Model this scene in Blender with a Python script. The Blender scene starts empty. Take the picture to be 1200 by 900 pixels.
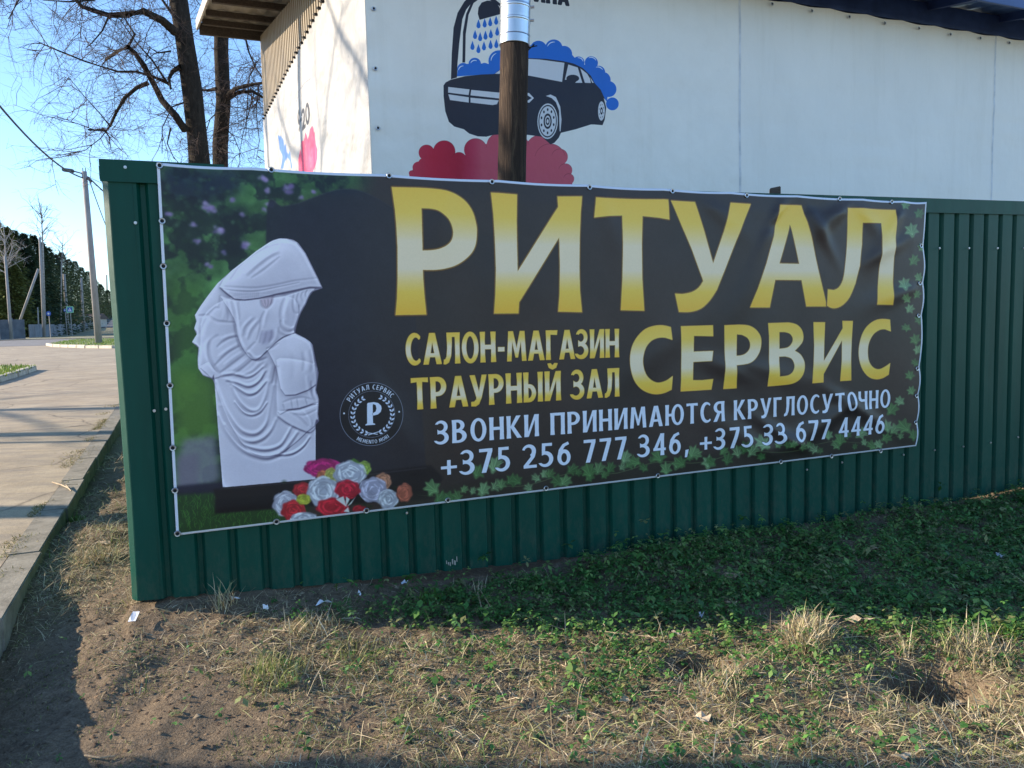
import bpy, bmesh, math, random
import numpy as np
from mathutils import Vector, Matrix
random.seed(7); rng = np.random.default_rng(7)
SC = bpy.context.scene; COL = SC.collection
# ------------------------------------------------------------ camera
CAMH = 1.30; FPX = 901.0
PIT = math.radians(4.891); ROL = math.radians(-1.482)
cr_, sr_ = math.cos(ROL), math.sin(ROL); cp, sp = math.cos(PIT), math.sin(PIT)
F = Vector((0, cp, -sp)); R0 = Vector((1, 0, 0)); U0 = Vector((0, sp, cp))
Rv = R0*cr_ + U0*sr_; Uv = -R0*sr_ + U0*cr_
cam = bpy.data.cameras.new('camera'); camo = bpy.data.objects.new('camera', cam); COL.objects.link(camo)
M = Matrix.Identity(4)
for i in range(3):
    M[i][0] = Rv[i]; M[i][1] = Uv[i]; M[i][2] = -F[i]
M[2][3] = CAMH
camo.matrix_world = M
cam.sensor_width = 36; cam.lens = FPX/1200*36; cam.clip_start = .05; cam.clip_end = 5000
SC.camera = camo
# ------------------------------------------------------------ sky, sun, exposure
SUN_EL = math.radians(20.5); SUN_TO = Vector((-1, .05, 0)).normalized()      # direction towards the sun
w = bpy.data.worlds.new("World"); SC.world = w; w.use_nodes = True
nt = w.node_tree; bg = nt.nodes['Background']; sky = nt.nodes.new('ShaderNodeTexSky')
sky.sky_type = 'NISHITA'; sky.sun_disc = False; sky.sun_elevation = SUN_EL
sky.sun_rotation = math.atan2(SUN_TO.x, SUN_TO.y)
sky.air_density = 1.0; sky.dust_density = .15; sky.ozone_density = 4.2; sky.altitude = 150
nt.links.new(sky.outputs[0], bg.inputs[0]); bg.inputs[1].default_value = .15
sl = bpy.data.lights.new('sun', 'SUN'); so = bpy.data.objects.new('sun', sl); COL.objects.link(so)
sl.energy = 5.0; sl.angle = math.radians(.53); sl.color = (1, .85, .66)
sd = Vector((SUN_TO.x*math.cos(SUN_EL), SUN_TO.y*math.cos(SUN_EL), math.sin(SUN_EL)))
so.rotation_euler = sd.to_track_quat('Z', 'Y').to_euler(); so.location = sd*50
SC.view_settings.view_transform = 'Standard'; SC.view_settings.look = 'None'
SC.view_settings.exposure = 1.08; SC.view_settings.gamma = 1
SC.cycles.max_bounces = 6

# ------------------------------------------------------------ helpers
def tag(o, label=None, cat=None, group=None, kind=None):
    if label: o['label'] = label
    if cat: o['category'] = cat
    if group: o['group'] = group
    if kind: o['kind'] = kind
    return o
def empty(name, loc=(0, 0, 0), **k):
    o = bpy.data.objects.new(name, None); COL.objects.link(o); o.location = loc; o.empty_display_size = .2
    return tag(o, **k)
def link(name, me, m, parent=None, smooth=False, **k):
    o = bpy.data.objects.new(name, me); COL.objects.link(o)
    if m and not me.materials: me.materials.append(m)
    if parent is not None:
        o.parent = parent; o.matrix_parent_inverse = Matrix.Translation(-Vector(parent.location))
    if smooth: me.polygons.foreach_set('use_smooth', [True]*len(me.polygons))
    return tag(o, **k)
class MB:
    def __init__(s): s.v = []; s.f = []
    def add(s, vs, fs):
        n = len(s.v); s.v += [tuple(v) for v in vs]; s.f += [tuple(i+n for i in f) for f in fs]; return s
    def frame_box(s, o, ax, ay, az):
        o, ax, ay, az = map(Vector, (o, ax, ay, az))
        vs = [o+ax*i+ay*j+az*k for k in (0, 1) for j in (0, 1) for i in (0, 1)]
        return s.add(vs, [(0, 2, 3, 1), (4, 5, 7, 6), (0, 1, 5, 4), (2, 6, 7, 3), (0, 4, 6, 2), (1, 3, 7, 5)])
    def box(s, a, b):
        return s.frame_box(a, (b[0]-a[0], 0, 0), (0, b[1]-a[1], 0), (0, 0, b[2]-a[2]))
    def tube(s, pts, rad, n=8, cap=True):
        pts = [Vector(p) for p in pts]
        if not hasattr(rad, '__len__'): rad = [rad]*len(pts)
        base = len(s.v); up = Vector((0, 0, 1))
        d0 = (pts[1]-pts[0]).normalized()
        if abs(d0.z) > .9: up = Vector((1, 0, 0))
        u = d0.cross(up).normalized()
        for i, p in enumerate(pts):
            d = (pts[min(i+1, len(pts)-1)]-pts[max(i-1, 0)]).normalized()
            u = (u-d*u.dot(d)).normalized(); v = d.cross(u)
            for k in range(n):
                a = 2*math.pi*k/n
                s.v.append(tuple(p+(u*math.cos(a)+v*math.sin(a))*rad[i]))
        for i in range(len(pts)-1):
            for k in range(n):
                a = base+i*n+k; b = base+i*n+(k+1) % n
                s.f.append((a, b, b+n, a+n))
        if cap:
            s.f.append(tuple(base+k for k in range(n))[::-1])
            s.f.append(tuple(base+(len(pts)-1)*n+k for k in range(n)))
        return s
    def mesh(s, name):
        me = bpy.data.meshes.new(name); me.from_pydata(s.v, [], s.f); me.update(); return me
    def build(s, name, m, parent=None, smooth=False, bevel=0, **k):
        me = s.mesh(name)
        if bevel:
            bm = bmesh.new(); bm.from_mesh(me)
            bmesh.ops.bevel(bm, geom=bm.edges[:], offset=bevel, segments=2, affect='EDGES', clamp_overlap=True)
            bm.to_mesh(me); bm.free()
        return link(name, me, m, parent, smooth, **k)
def npmesh(name, V, Fq, cols=None, uv=None, smooth=False):
    """V (n,3), Fq (m,k) index array; cols (n,3) vertex tints; uv (n,2)"""
    V = np.asarray(V, np.float32); Fq = np.asarray(Fq, np.int32); k = Fq.shape[1]
    me = bpy.data.meshes.new(name)
    me.vertices.add(len(V)); me.vertices.foreach_set('co', V.ravel())
    me.loops.add(Fq.size); me.loops.foreach_set('vertex_index', Fq.ravel())
    me.polygons.add(len(Fq)); me.polygons.foreach_set('loop_start', np.arange(len(Fq), dtype=np.int32)*k)
    if smooth: me.polygons.foreach_set('use_smooth', np.ones(len(Fq), bool))
    me.update(calc_edges=True); me.validate()
    if cols is not None:
        a = me.color_attributes.new('tint', 'FLOAT_COLOR', 'POINT')
        c = np.ones((len(V), 4), np.float32); c[:, :3] = cols; a.data.foreach_set('color', c.ravel())
    if uv is not None:
        l = me.uv_layers.new(name='UVMap'); u = np.asarray(uv, np.float32)[Fq.ravel()]; l.data.foreach_set('uv', u.ravel())
    return me
# ---- materials
def srgb(r, g, b):
    return tuple((c/255/12.92 if c/255 <= .04045 else ((c/255+.055)/1.055)**2.4) for c in (r, g, b))
class MatB:
    def __init__(s, name, rough=.6, metal=0, spec=.5):
        s.m = bpy.data.materials.new(name); s.m.use_nodes = True; s.nt = s.m.node_tree
        s.b = s.nt.nodes['Principled BSDF']; s.b.inputs['Roughness'].default_value = rough
        s.b.inputs['Metallic'].default_value = metal; s.b.inputs['Specular IOR Level'].default_value = spec
        s.co = None
    def n(s, t, **k):
        x = s.nt.nodes.new(t)
        for a, b in k.items(): setattr(x, a, b)
        return x
    def l(s, a, b): s.nt.links.new(a, b)
    def coord(s, scale=(1, 1, 1), kind='Object', rot=(0, 0, 0)):
        tc = s.n('ShaderNodeTexCoord'); mp = s.n('ShaderNodeMapping')
        mp.inputs['Scale'].default_value = scale; mp.inputs['Rotation'].default_value = rot
        s.l(tc.outputs[kind], mp.inputs[0]); return mp.outputs[0]
    def noise(s, scale, detail=4, rough=.55, vec=None, dist=0):
        x = s.n('ShaderNodeTexNoise'); x.inputs['Scale'].default_value = scale; x.inputs['Detail'].default_value = detail
        x.inputs['Roughness'].default_value = rough; x.inputs['Distortion'].default_value = dist
        s.l(vec if vec is not None else s.coord(), x.inputs['Vector']); return x.outputs['Fac']
    def ramp(s, fac, stops):
        r = s.n('ShaderNodeValToRGB'); e = r.color_ramp.elements
        while len(e) < len(stops): e.new(.5)
        for i, (p, c) in enumerate(stops):
            e[i].position = p; e[i].color = (*c, 1) if len(c) == 3 else c
        s.l(fac, r.inputs[0]); return r.outputs[0]
    def mix(s, fac, a, b, mode='MIX'):
        x = s.n('ShaderNodeMix', data_type='RGBA', blend_type=mode)
        for sock, v in ((x.inputs[0], fac), (x.inputs[6], a), (x.inputs[7], b)):
            if isinstance(v, (int, float)): sock.default_value = v
            elif isinstance(v, tuple): sock.default_value = (*v, 1)
            else: s.l(v, sock)
        return x.outputs[2]
    def color(s, c):
        if isinstance(c, tuple): s.b.inputs['Base Color'].default_value = (*c, 1)
        else: s.l(c, s.b.inputs['Base Color'])
        return s
    def rough(s, fac): s.l(fac, s.b.inputs['Roughness']); return s
    def bump(s, h, strength=.3, dist=.01):
        b = s.n('ShaderNodeBump'); b.inputs['Strength'].default_value = strength; b.inputs['Distance'].default_value = dist
        s.l(h, b.inputs['Height'])
        prev = s.b.inputs['Normal']
        if prev.is_linked: s.l(prev.links[0].from_socket, b.inputs['Normal'])
        s.l(b.outputs[0], s.b.inputs['Normal']); return s
def simple(name, c1, c2=None, scale=6, rough=.7, metal=0, bump=.15, bs=40, spec=.5, stretch=(1, 1, 1), bd=.01):
    m = MatB(name, rough, metal, spec); v = m.coord(stretch)
    if c2 is None: c2 = tuple(c*.75 for c in c1)
    m.color(m.ramp(m.noise(scale, 5, .6, v), [(.35, c2), (.65, c1)]))
    if bump: m.bump(m.noise(bs, 4, .6, v), bump, bd)
    return m.m
def tinted(name, rough=.7, spec=.3, trans=0):
    m = MatB(name, rough, 0, spec); a = m.n('ShaderNodeAttribute', attribute_name='tint'); m.color(a.outputs['Color'])
    if trans:
        t = m.n('ShaderNodeBsdfTranslucent'); m.l(a.outputs['Color'], t.inputs[0]); mx = m.n('ShaderNodeMixShader')
        mx.inputs[0].default_value = trans; m.l(m.b.outputs[0], mx.inputs[1]); m.l(t.outputs[0], mx.inputs[2])
        m.l(mx.outputs[0], m.nt.nodes['Material Output'].inputs[0])
    return m.m
# ---- measured geometry of the place: sight lines of the survey photograph meet upright planes and the ground
def ray(px, py):
    X, Y = px-600, 450-py
    return F + R0*((X*cr_-Y*sr_)/FPX) + U0*((X*sr_+Y*cr_)/FPX)
class Plane:
    def __init__(s, o, d):
        s.o = Vector((o[0], o[1], 0)); s.d = Vector((d[0], d[1], 0)).normalized(); s.n = Vector((s.d.y, -s.d.x, 0))
    def q(s, px, py, off=0):
        D = ray(px, py); t = ((s.o+s.n*off).dot(s.n))/D.dot(s.n); Q = D*t
        return ((Q-s.o).dot(s.d), Q.z+CAMH)
    def P(s, a, z, off=0): return s.o+s.d*a+s.n*off+Vector((0, 0, z))
ANG = math.radians(21.987)
FEN = Plane((-1.4019, 3.3386), (math.cos(ANG), math.sin(ANG)))
WALL = Plane((-.9448, 5.6965), (math.cos(ANG), math.sin(ANG)))
SIDE = Plane((-.9448, 5.6965), (-.414, .910)); SIDE.n = -SIDE.n if SIDE.n.x > 0 else SIDE.n
HP = [(-60, .0), (-3, .05), (2, .1), (4, .12), (38, .46), (69, .5), (100, .62), (133, .95), (160, 1.6), (260, 5.9), (400, 11), (2500, 40)]
def H(y): return float(np.interp(y, [a for a, b in HP], [b for a, b in HP]))
def hit(px, py, dz=0):
    D = ray(px, py); t = 1.0; prev = 0
    while t < 2000:
        p = D*t
        if p.z+CAMH <= H(p.y)+dz:
            lo, hi = prev, t
            for _ in range(30):
                mid = (lo+hi)/2; p = D*mid
                if p.z+CAMH <= H(p.y)+dz: hi = mid
                else: lo = mid
            p = D*hi; return Vector((p.x, p.y, H(p.y)+dz))
        prev = t; t *= 1.03
    return Vector((p.x, p.y, H(p.y)+dz))
def gnd(px, py, z=0):
    D = ray(px, py); t = (z-CAMH)/D.z; return Vector((D.x*t, D.y*t, z))
def at(px, py, dist):
    D = ray(px, py); p = D*(dist/D.y); return Vector((p.x, p.y, p.z+CAMH))
# ------------------------------------------------------------ printed artwork (flat print on vinyl), rasterised here into images
def ell(cx, cy, rx, ry=None, n=28, a0=0, a1=360):
    ry = rx if ry is None else ry
    return [(cx+rx*math.cos(math.radians(a0+(a1-a0)*i/n)), cy+ry*math.sin(math.radians(a0+(a1-a0)*i/n))) for i in range(n+(a1-a0 != 360))]
def blur(a, r):
    r = int(r)
    if r < 1: return a
    for _ in range(2):
        for ax in (0, 1):
            p = [(0, 0)]*a.ndim; p[ax] = (r+1, r)
            c = np.cumsum(np.pad(a, p, mode='edge'), axis=ax)
            n = a.shape[ax]
            hi = np.take(c, range(2*r+1, 2*r+1+n), ax); lo = np.take(c, range(0, n), ax)
            a = (hi-lo)/(2*r+1)
    return a
def smoothnoise(h, w, cell, seed, oct=3):
    g = np.random.default_rng(seed); out = np.zeros((h, w)); amp = 1; tot = 0
    for o in range(oct):
        gh, gw = int(h/cell)+3, int(w/cell)+3; q = g.random((gh, gw))
        y = np.arange(h)/cell; x = np.arange(w)/cell
        yi, xi = y.astype(int), x.astype(int); fy = (y-yi)[:, None]; fx = (x-xi)[None]
        fy = fy*fy*(3-2*fy); fx = fx*fx*(3-2*fx)
        a = q[yi][:, xi]; b = q[yi][:, xi+1]; c = q[yi+1][:, xi]; d = q[yi+1][:, xi+1]
        out += amp*((a*(1-fx)+b*fx)*(1-fy)+(c*(1-fx)+d*fx)*fy); tot += amp; amp *= .5; cell = max(2, cell/2)
    return out/tot
class Canvas:
    """a print on an upright plane: s to the right, z up, in metres; colours are sRGB 0..255"""
    def __init__(s, plane, s0, s1, z0, z1, W, off=0):
        s.pl, s.s0, s.s1, s.z0, s.z1, s.W, s.off = plane, s0, s1, z0, z1, W, off
        s.k = W/(s1-s0); s.H = int((z1-z0)*s.k); s.a = np.zeros((s.H, W, 3), np.float32)
    def m2t(s, p): return ((p[0]-s.s0)*s.k, (s.z1-p[1])*s.k)
    def ph(s, pts): return [s.m2t(s.pl.q(x, y, s.off)) for x, y in pts]
    def mask(s, ops, ss=3):
        """ops: list of (sign, polygon in texel coordinates). returns bbox and coverage"""
        xs = [p[0] for g, P in ops if g > 0 for p in P]; ys = [p[1] for g, P in ops if g > 0 for p in P]
        x0 = max(0, int(min(xs))-1); x1 = min(s.W, int(max(xs))+2); y0 = max(0, int(min(ys))-1); y1 = min(s.H, int(max(ys))+2)
        if x1 <= x0 or y1 <= y0: return None
        w, h = (x1-x0)*ss, (y1-y0)*ss; m = np.zeros((h, w), bool)
        for g, P in ops:
            t = np.zeros((h, w+1), np.int8)
            P = [((x-x0)*ss, (y-y0)*ss) for x, y in P]
            for i in range(len(P)):
                (ax, ay), (bx, by) = P[i], P[(i+1) % len(P)]
                if ay == by: continue
                if ay > by: ax, ay, bx, by = bx, by, ax, ay
                r0 = max(0, math.ceil(ay-.5)); r1 = min(h-1, math.ceil(by-.5)-1)
                if r1 < r0: continue
                rr = np.arange(r0, r1+1); xx = ax+(rr+.5-ay)*(bx-ax)/(by-ay)
                ci = np.clip(np.ceil(xx-.5), 0, w).astype(int); t[rr, ci] ^= 1
            ins = (np.cumsum(t[:, :w], axis=1) % 2).astype(bool)
            m = (m | ins) if g > 0 else (m & ~ins)
        c = m.reshape(y1-y0, ss, x1-x0, ss).mean((1, 3)).astype(np.float32)
        return x0, y0, x1, y1, c
    def grow(s, mk, r):
        x0, y0, x1, y1, c = mk; r = int(r)
        X0, Y0, X1, Y1 = max(0, x0-r), max(0, y0-r), min(s.W, x1+r), min(s.H, y1+r)
        o = np.zeros((Y1-Y0+2*r, X1-X0+2*r), np.float32); iy, ix = y0-Y0+r, x0-X0+r
        for dy in range(-r, r+1):
            for dx in range(-r, r+1):
                if dx*dx+dy*dy <= r*r+1:
                    v = o[iy+dy:iy+dy+c.shape[0], ix+dx:ix+dx+c.shape[1]]; np.maximum(v, c, out=v)
        return X0, Y0, X1, Y1, o[r:r+Y1-Y0, r:r+X1-X0]
    def put(s, mk, col, alpha=1, soft=0):
        if mk is None: return
        x0, y0, x1, y1, c = mk
        if soft:
            p = int(soft*2.2); X0, Y0, X1, Y1 = max(0, x0-p), max(0, y0-p), min(s.W, x1+p), min(s.H, y1+p)
            t = np.zeros((Y1-Y0, X1-X0), np.float32); t[y0-Y0:y1-Y0, x0-X0:x1-X0] = c; c = blur(t, soft); x0, y0, x1, y1 = X0, Y0, X1, Y1
        v = s.a[y0:y1, x0:x1]
        if callable(col):
            yy, xx = np.mgrid[y0:y1, x0:x1]; col = col(xx, yy)
        else: col = np.array(col, np.float32)
        a = (c*alpha)[..., None]; v[:] = v*(1-a)+col*a
    def poly(s, pts, col, alpha=1, soft=0, holes=()):
        s.put(s.mask([(1, s.ph(pts))]+[(-1, s.ph(h)) for h in holes]), col, alpha, soft)
    def stroke(s, pts, wd, col, alpha=1, soft=0):
        """tapering stroke through photo-measured points; wd in photo px"""
        L = []; R_ = []; n = len(pts)
        for i, (x, y) in enumerate(pts):
            ax, ay = pts[max(0, i-1)]; bx, by = pts[min(n-1, i+1)]; l = math.hypot(bx-ax, by-ay) or 1
            w_ = wd/2*(math.sin(math.pi*(i+.35)/(n-.3))**.5 if n > 2 else 1); L.append((x-(by-ay)/l*w_, y+(bx-ax)/l*w_)); R_.append((x+(by-ay)/l*w_, y-(bx-ax)/l*w_))
        s.poly(L+R_[::-1], col, alpha, soft)
    def image(s, name):
        img = bpy.data.images.new(name, s.W, s.H); px = np.ones((s.H, s.W, 4), np.float32)
        px[..., :3] = np.clip(s.a[::-1]/255, 0, 1); img.pixels.foreach_set(px.ravel()); img.pack(); return img
def spline(pts, n=5):
    o = []; P_ = [pts[0]]+list(pts)+[pts[-1]]
    for i in range(1, len(P_)-2):
        a, b, c, d = P_[i-1:i+3]
        for k in range(n):
            t = k/n; o.append(tuple(.5*(2*b[j]+(c[j]-a[j])*t+(2*a[j]-5*b[j]+4*c[j]-d[j])*t*t+(3*b[j]-a[j]-3*c[j]+d[j])*t**3) for j in (0, 1)))
    o.append(tuple(pts[-1])); return o
# glyphs: unit cap height, (advance width, ordered add/cut polygons)
def Rr(a, b, c, d): return [(a, b), (c, b), (c, d), (a, d)]
def st(x, t=.15, f=.012): return [(x-f, 0), (x+t+f, 0), (x+t, .22), (x+t, .78), (x+t+f, 1), (x-f, 1), (x, .78), (x, .22)]
def half(x, cy, rx, ry, lx): return [(lx, cy-ry)]+ell(x, cy, rx, ry, 16, -90, 90)+[(lx, cy+ry)]
G = {}
def g(ch, w_, *ops):
    for c in ch: G[c] = (w_, [(1 if o[0] == '+' else -1, o[1]) for o in ops])
P_ = lambda *a: list(zip(a[::2], a[1::2]))
O_ = lambda x: (('+', ell(x+.29, .5, .29, .515)), ('-', ell(x+.29, .5, .142, .385)))
g('СC', .5, ('+', ell(.29, .5, .29, .515)), ('-', ell(.33, .5, .175, .385)), ('-', P_(.47, -.1, .7, -.1, .7, 1.1, .47, 1.1)), ('-', P_(.3, .35, .46, .16, .6, .1, .6, .9, .46, .84, .3, .65)))
g('ОO0', .58, *O_(0))
g('АA', .6, ('+', P_(0, 0, .21, 1, .39, 1, .6, 0, .44, 0, .39, .23, .21, .23, .16, 0)), ('-', P_(.235, .35, .365, .35, .3, .74)))
g('Л', .56, ('+', [(.12, 1), (.29, 1), (.28, .6), (.25, .25), (.17, .04), (.06, -.02), (0, -.01), (.01, .12), (.06, .14), (.1, .22), (.13, .5)]), ('+', Rr(.12, .87, .5, 1)), ('+', st(.4)))
g('Н', .53, ('+', st(0)), ('+', st(.38)), ('+', Rr(.05, .43, .48, .57)))
g('-', .27, ('+', Rr(.02, .34, .25, .48)))
g('М M'.replace(' ', ''), .7, ('+', P_(.0, 0, .06, 1, .22, 1, .35, .42, .48, 1, .64, 1, .7, 0, .55, 0, .51, .68, .39, .12, .31, .12, .19, .68, .15, 0)))
g('Г', .42, ('+', st(0)), ('+', P_(.05, .87, .4, .85, .42, 1, .05, 1)))
Z = (('+', ell(.19, .74, .23, .275)), ('-', ell(.16, .735, .125, .155)), ('+', ell(.18, .27, .27, .285)), ('-', ell(.14, .275, .155, .165)), ('-', Rr(-.2, .165, .06, .85)), ('+', P_(.06, .47, .3, .47, .3, .58, .06, .58)))
g('З3', .46, *Z)
g('И', .55, ('+', st(0)), ('+', st(.4)), ('+', P_(.07, 0, .17, .02, .48, .98, .38, .98)))
g('Й', .55, ('+', st(0)), ('+', st(.4)), ('+', P_(.07, 0, .17, .02, .48, .98, .38, .98)), ('+', [(.1, 1.27), (.2, 1.28), (.27, 1.2), (.35, 1.28), (.45, 1.27), (.4, 1.13), (.27, 1.07), (.15, 1.13)]))
g('ТT', .52, ('+', P_(0, .86, .17, .88, .35, .88, .52, .86, .52, 1, 0, 1)), ('+', [(x+.185, y) for x, y in st(0)]))
g('Р', .5, ('+', st(0)), ('+', half(.22, .695, .27, .305, .08)), ('-', half(.2, .695, .135, .18, .15)))
g('R', .55, ('+', st(0)), ('+', half(.22, .695, .27, .305, .08)), ('-', half(.2, .695, .135, .18, .15)), ('+', P_(.2, .42, .36, .45, .56, 0, .39, 0)))
g('У', .55, ('+', P_(0, 1, .16, 1, .29, .44, .4, 1, .55, 1, .37, .25, .28, .05, .17, -.02, .03, -.01, .03, .12, .13, .13, .2, .2, .2, .28)))
g('Ы', .66, ('+', st(0)), ('+', half(.18, .3, .24, .3, .08)), ('-', half(.17, .3, .11, .18, .15)), ('+', st(.5)))
g('В', .53, ('+', st(0)), ('+', half(.2, .75, .24, .25, .08)), ('-', half(.18, .74, .11, .14, .15)), ('+', half(.22, .29, .29, .29, .08)), ('-', half(.2, .28, .145, .165, .15)))
g('К', .56, ('+', st(0)), ('+', P_(.13, .5, .36, 1, .54, 1, .28, .53, .57, 0, .39, 0)))
g('П', .55, ('+', st(0)), ('+', st(.4)), ('+', Rr(.05, .87, .5, 1)))
g('Ю', .82, ('+', ell(.54, .5, .28, .515)), ('-', ell(.54, .5, .135, .385)), ('+', st(0)), ('+', Rr(.05, .43, .3, .57)))
g('Я', .52, ('+', st(.37)), ('+', [(.5-x, y) for x, y in half(.22, .7, .27, .3, .08)]), ('-', [(.5-x, y) for x, y in half(.2, .7, .13, .175, .13)]), ('+', P_(-.02, 0, .15, 0, .34, .45, .18, .46)))
g('Ч', .52, ('+', st(.37)), ('+', P_(0, 1, .15, 1, .15, .68, .2, .57, .4, .57, .4, .43, .17, .43, .05, .5, 0, .62)))
g('7', .47, ('+', P_(.01, .86, .46, .86, .46, 1, .01, 1)), ('+', P_(.3, .88, .46, .88, .24, 0, .08, 0)))
g('5', .47, ('+', ell(.18, .32, .28, .34)), ('-', ell(.15, .31, .16, .2)), ('-', Rr(-.2, .17, .055, .72)), ('+', P_(.06, .87, .42, .87, .42, 1, .06, 1)), ('+', P_(.06, 1, .19, 1, .17, .62, .05, .5)))
g('2', .47, ('+', ell(.2, .72, .25, .29)), ('-', ell(.17, .71, .13, .165)), ('-', P_(-.2, .1, .3, .4, .17, .72, -.2, .84)), ('+', P_(0, 0, 0, .12, .24, .45, .31, .62, .45, .66, .4, .45, .17, .12, .17, 0)), ('+', Rr(0, 0, .47, .13)))
SIX = (('+', P_(.005, .35, .05, .66, .19, .9, .39, 1.0, .43, .88, .28, .8, .17, .6, .15, .35)), ('+', ell(.24, .33, .24, .345)), ('-', ell(.245, .31, .1, .2)))
g('6', .49, *SIX)
g('9', .49, *[(o, [(.49-x, 1-y) for x, y in p]) for o, p in SIX])
g('4', .5, ('+', st(.29, .14)), ('+', Rr(0, .22, .5, .34)), ('+', P_(0, .28, .29, 1, .4, 1, .15, .28)))
g('+', .52, ('+', Rr(0, .3, .52, .42)), ('+', Rr(.2, .06, .32, .66)))
g(',', .2, ('+', P_(.05, .14, .19, .16, .12, -.2, .02, -.2)))
g('E', .44, ('+', st(0)), ('+', Rr(.05, .87, .42, 1)), ('+', Rr(.05, .43, .4, .56)), ('+', Rr(.05, 0, .43, .13)))
G['Е'] = G['E']
g('N', .56, ('+', st(0)), ('+', st(.41)), ('+', P_(.05, 1, .18, 1, .51, 0, .38, 0)))
g('I', .17, ('+', st(0))); g(' ', .3)
def text(cv, s, p0, p1, hgt, paint, gap=.1, space=.3, bold=0):
    """p0,p1 (s,z) metres: baseline ends; hgt cap height in metres"""
    adv = sum((space if c == ' ' else G[c][0]+gap) for c in s)-gap
    L = math.hypot(p1[0]-p0[0], p1[1]-p0[1]); ux, uz = (p1[0]-p0[0])/L, (p1[1]-p0[1])/L; k = L/adv; x = 0
    for c in s:
        if c == ' ': x += space; continue
        wd, ops = G[c]
        T = [(sg, [cv.m2t((p0[0]+ux*(x+a)*k-uz*b*hgt*(1 if ux > 0 else -1), p0[1]+uz*(x+a)*k+abs(ux)*b*hgt)) for a, b in P]) for sg, P in ops]
        mk = cv.mask(T, 4)
        if mk is not None:
            if bold: mk = cv.grow(mk, bold)
            paint(cv, mk, T)
        x += wd+gap
GOLD = [(0, (255, 206, 76)), (.2, (255, 214, 92)), (.42, (252, 230, 190)), (.64, (252, 230, 192)), (.82, (255, 212, 84)), (1, (255, 196, 60))]
def goldpaint(top, bot, halo=3, hc=(132, 94, 46), dark=(40, 28, 12)):
    def p(cv, mk, T):
        cv.put(cv.grow(mk, halo+2), dark, .55, 1); cv.put(cv.grow(mk, halo), hc, .9)
        cv.put(cv.grow(mk, 1), (236, 190, 92), .9)
        def colf(xx, yy):
            t = np.clip((yy-top)/(bot-top), 0, 1)
            return np.stack([np.interp(t, [a for a, b in GOLD], [b[i] for a, b in GOLD]) for i in range(3)], -1)
        cv.put(mk, colf)
    return p
def whitepaint(cv, mk, T): cv.put(cv.grow(mk, 2), (25, 20, 25), .5, 1); cv.put(mk, (232, 238, 250))
def shift(pts, ox, oy, sc): return [(x/sc+ox, y/sc+oy) for x, y in pts]

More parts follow.
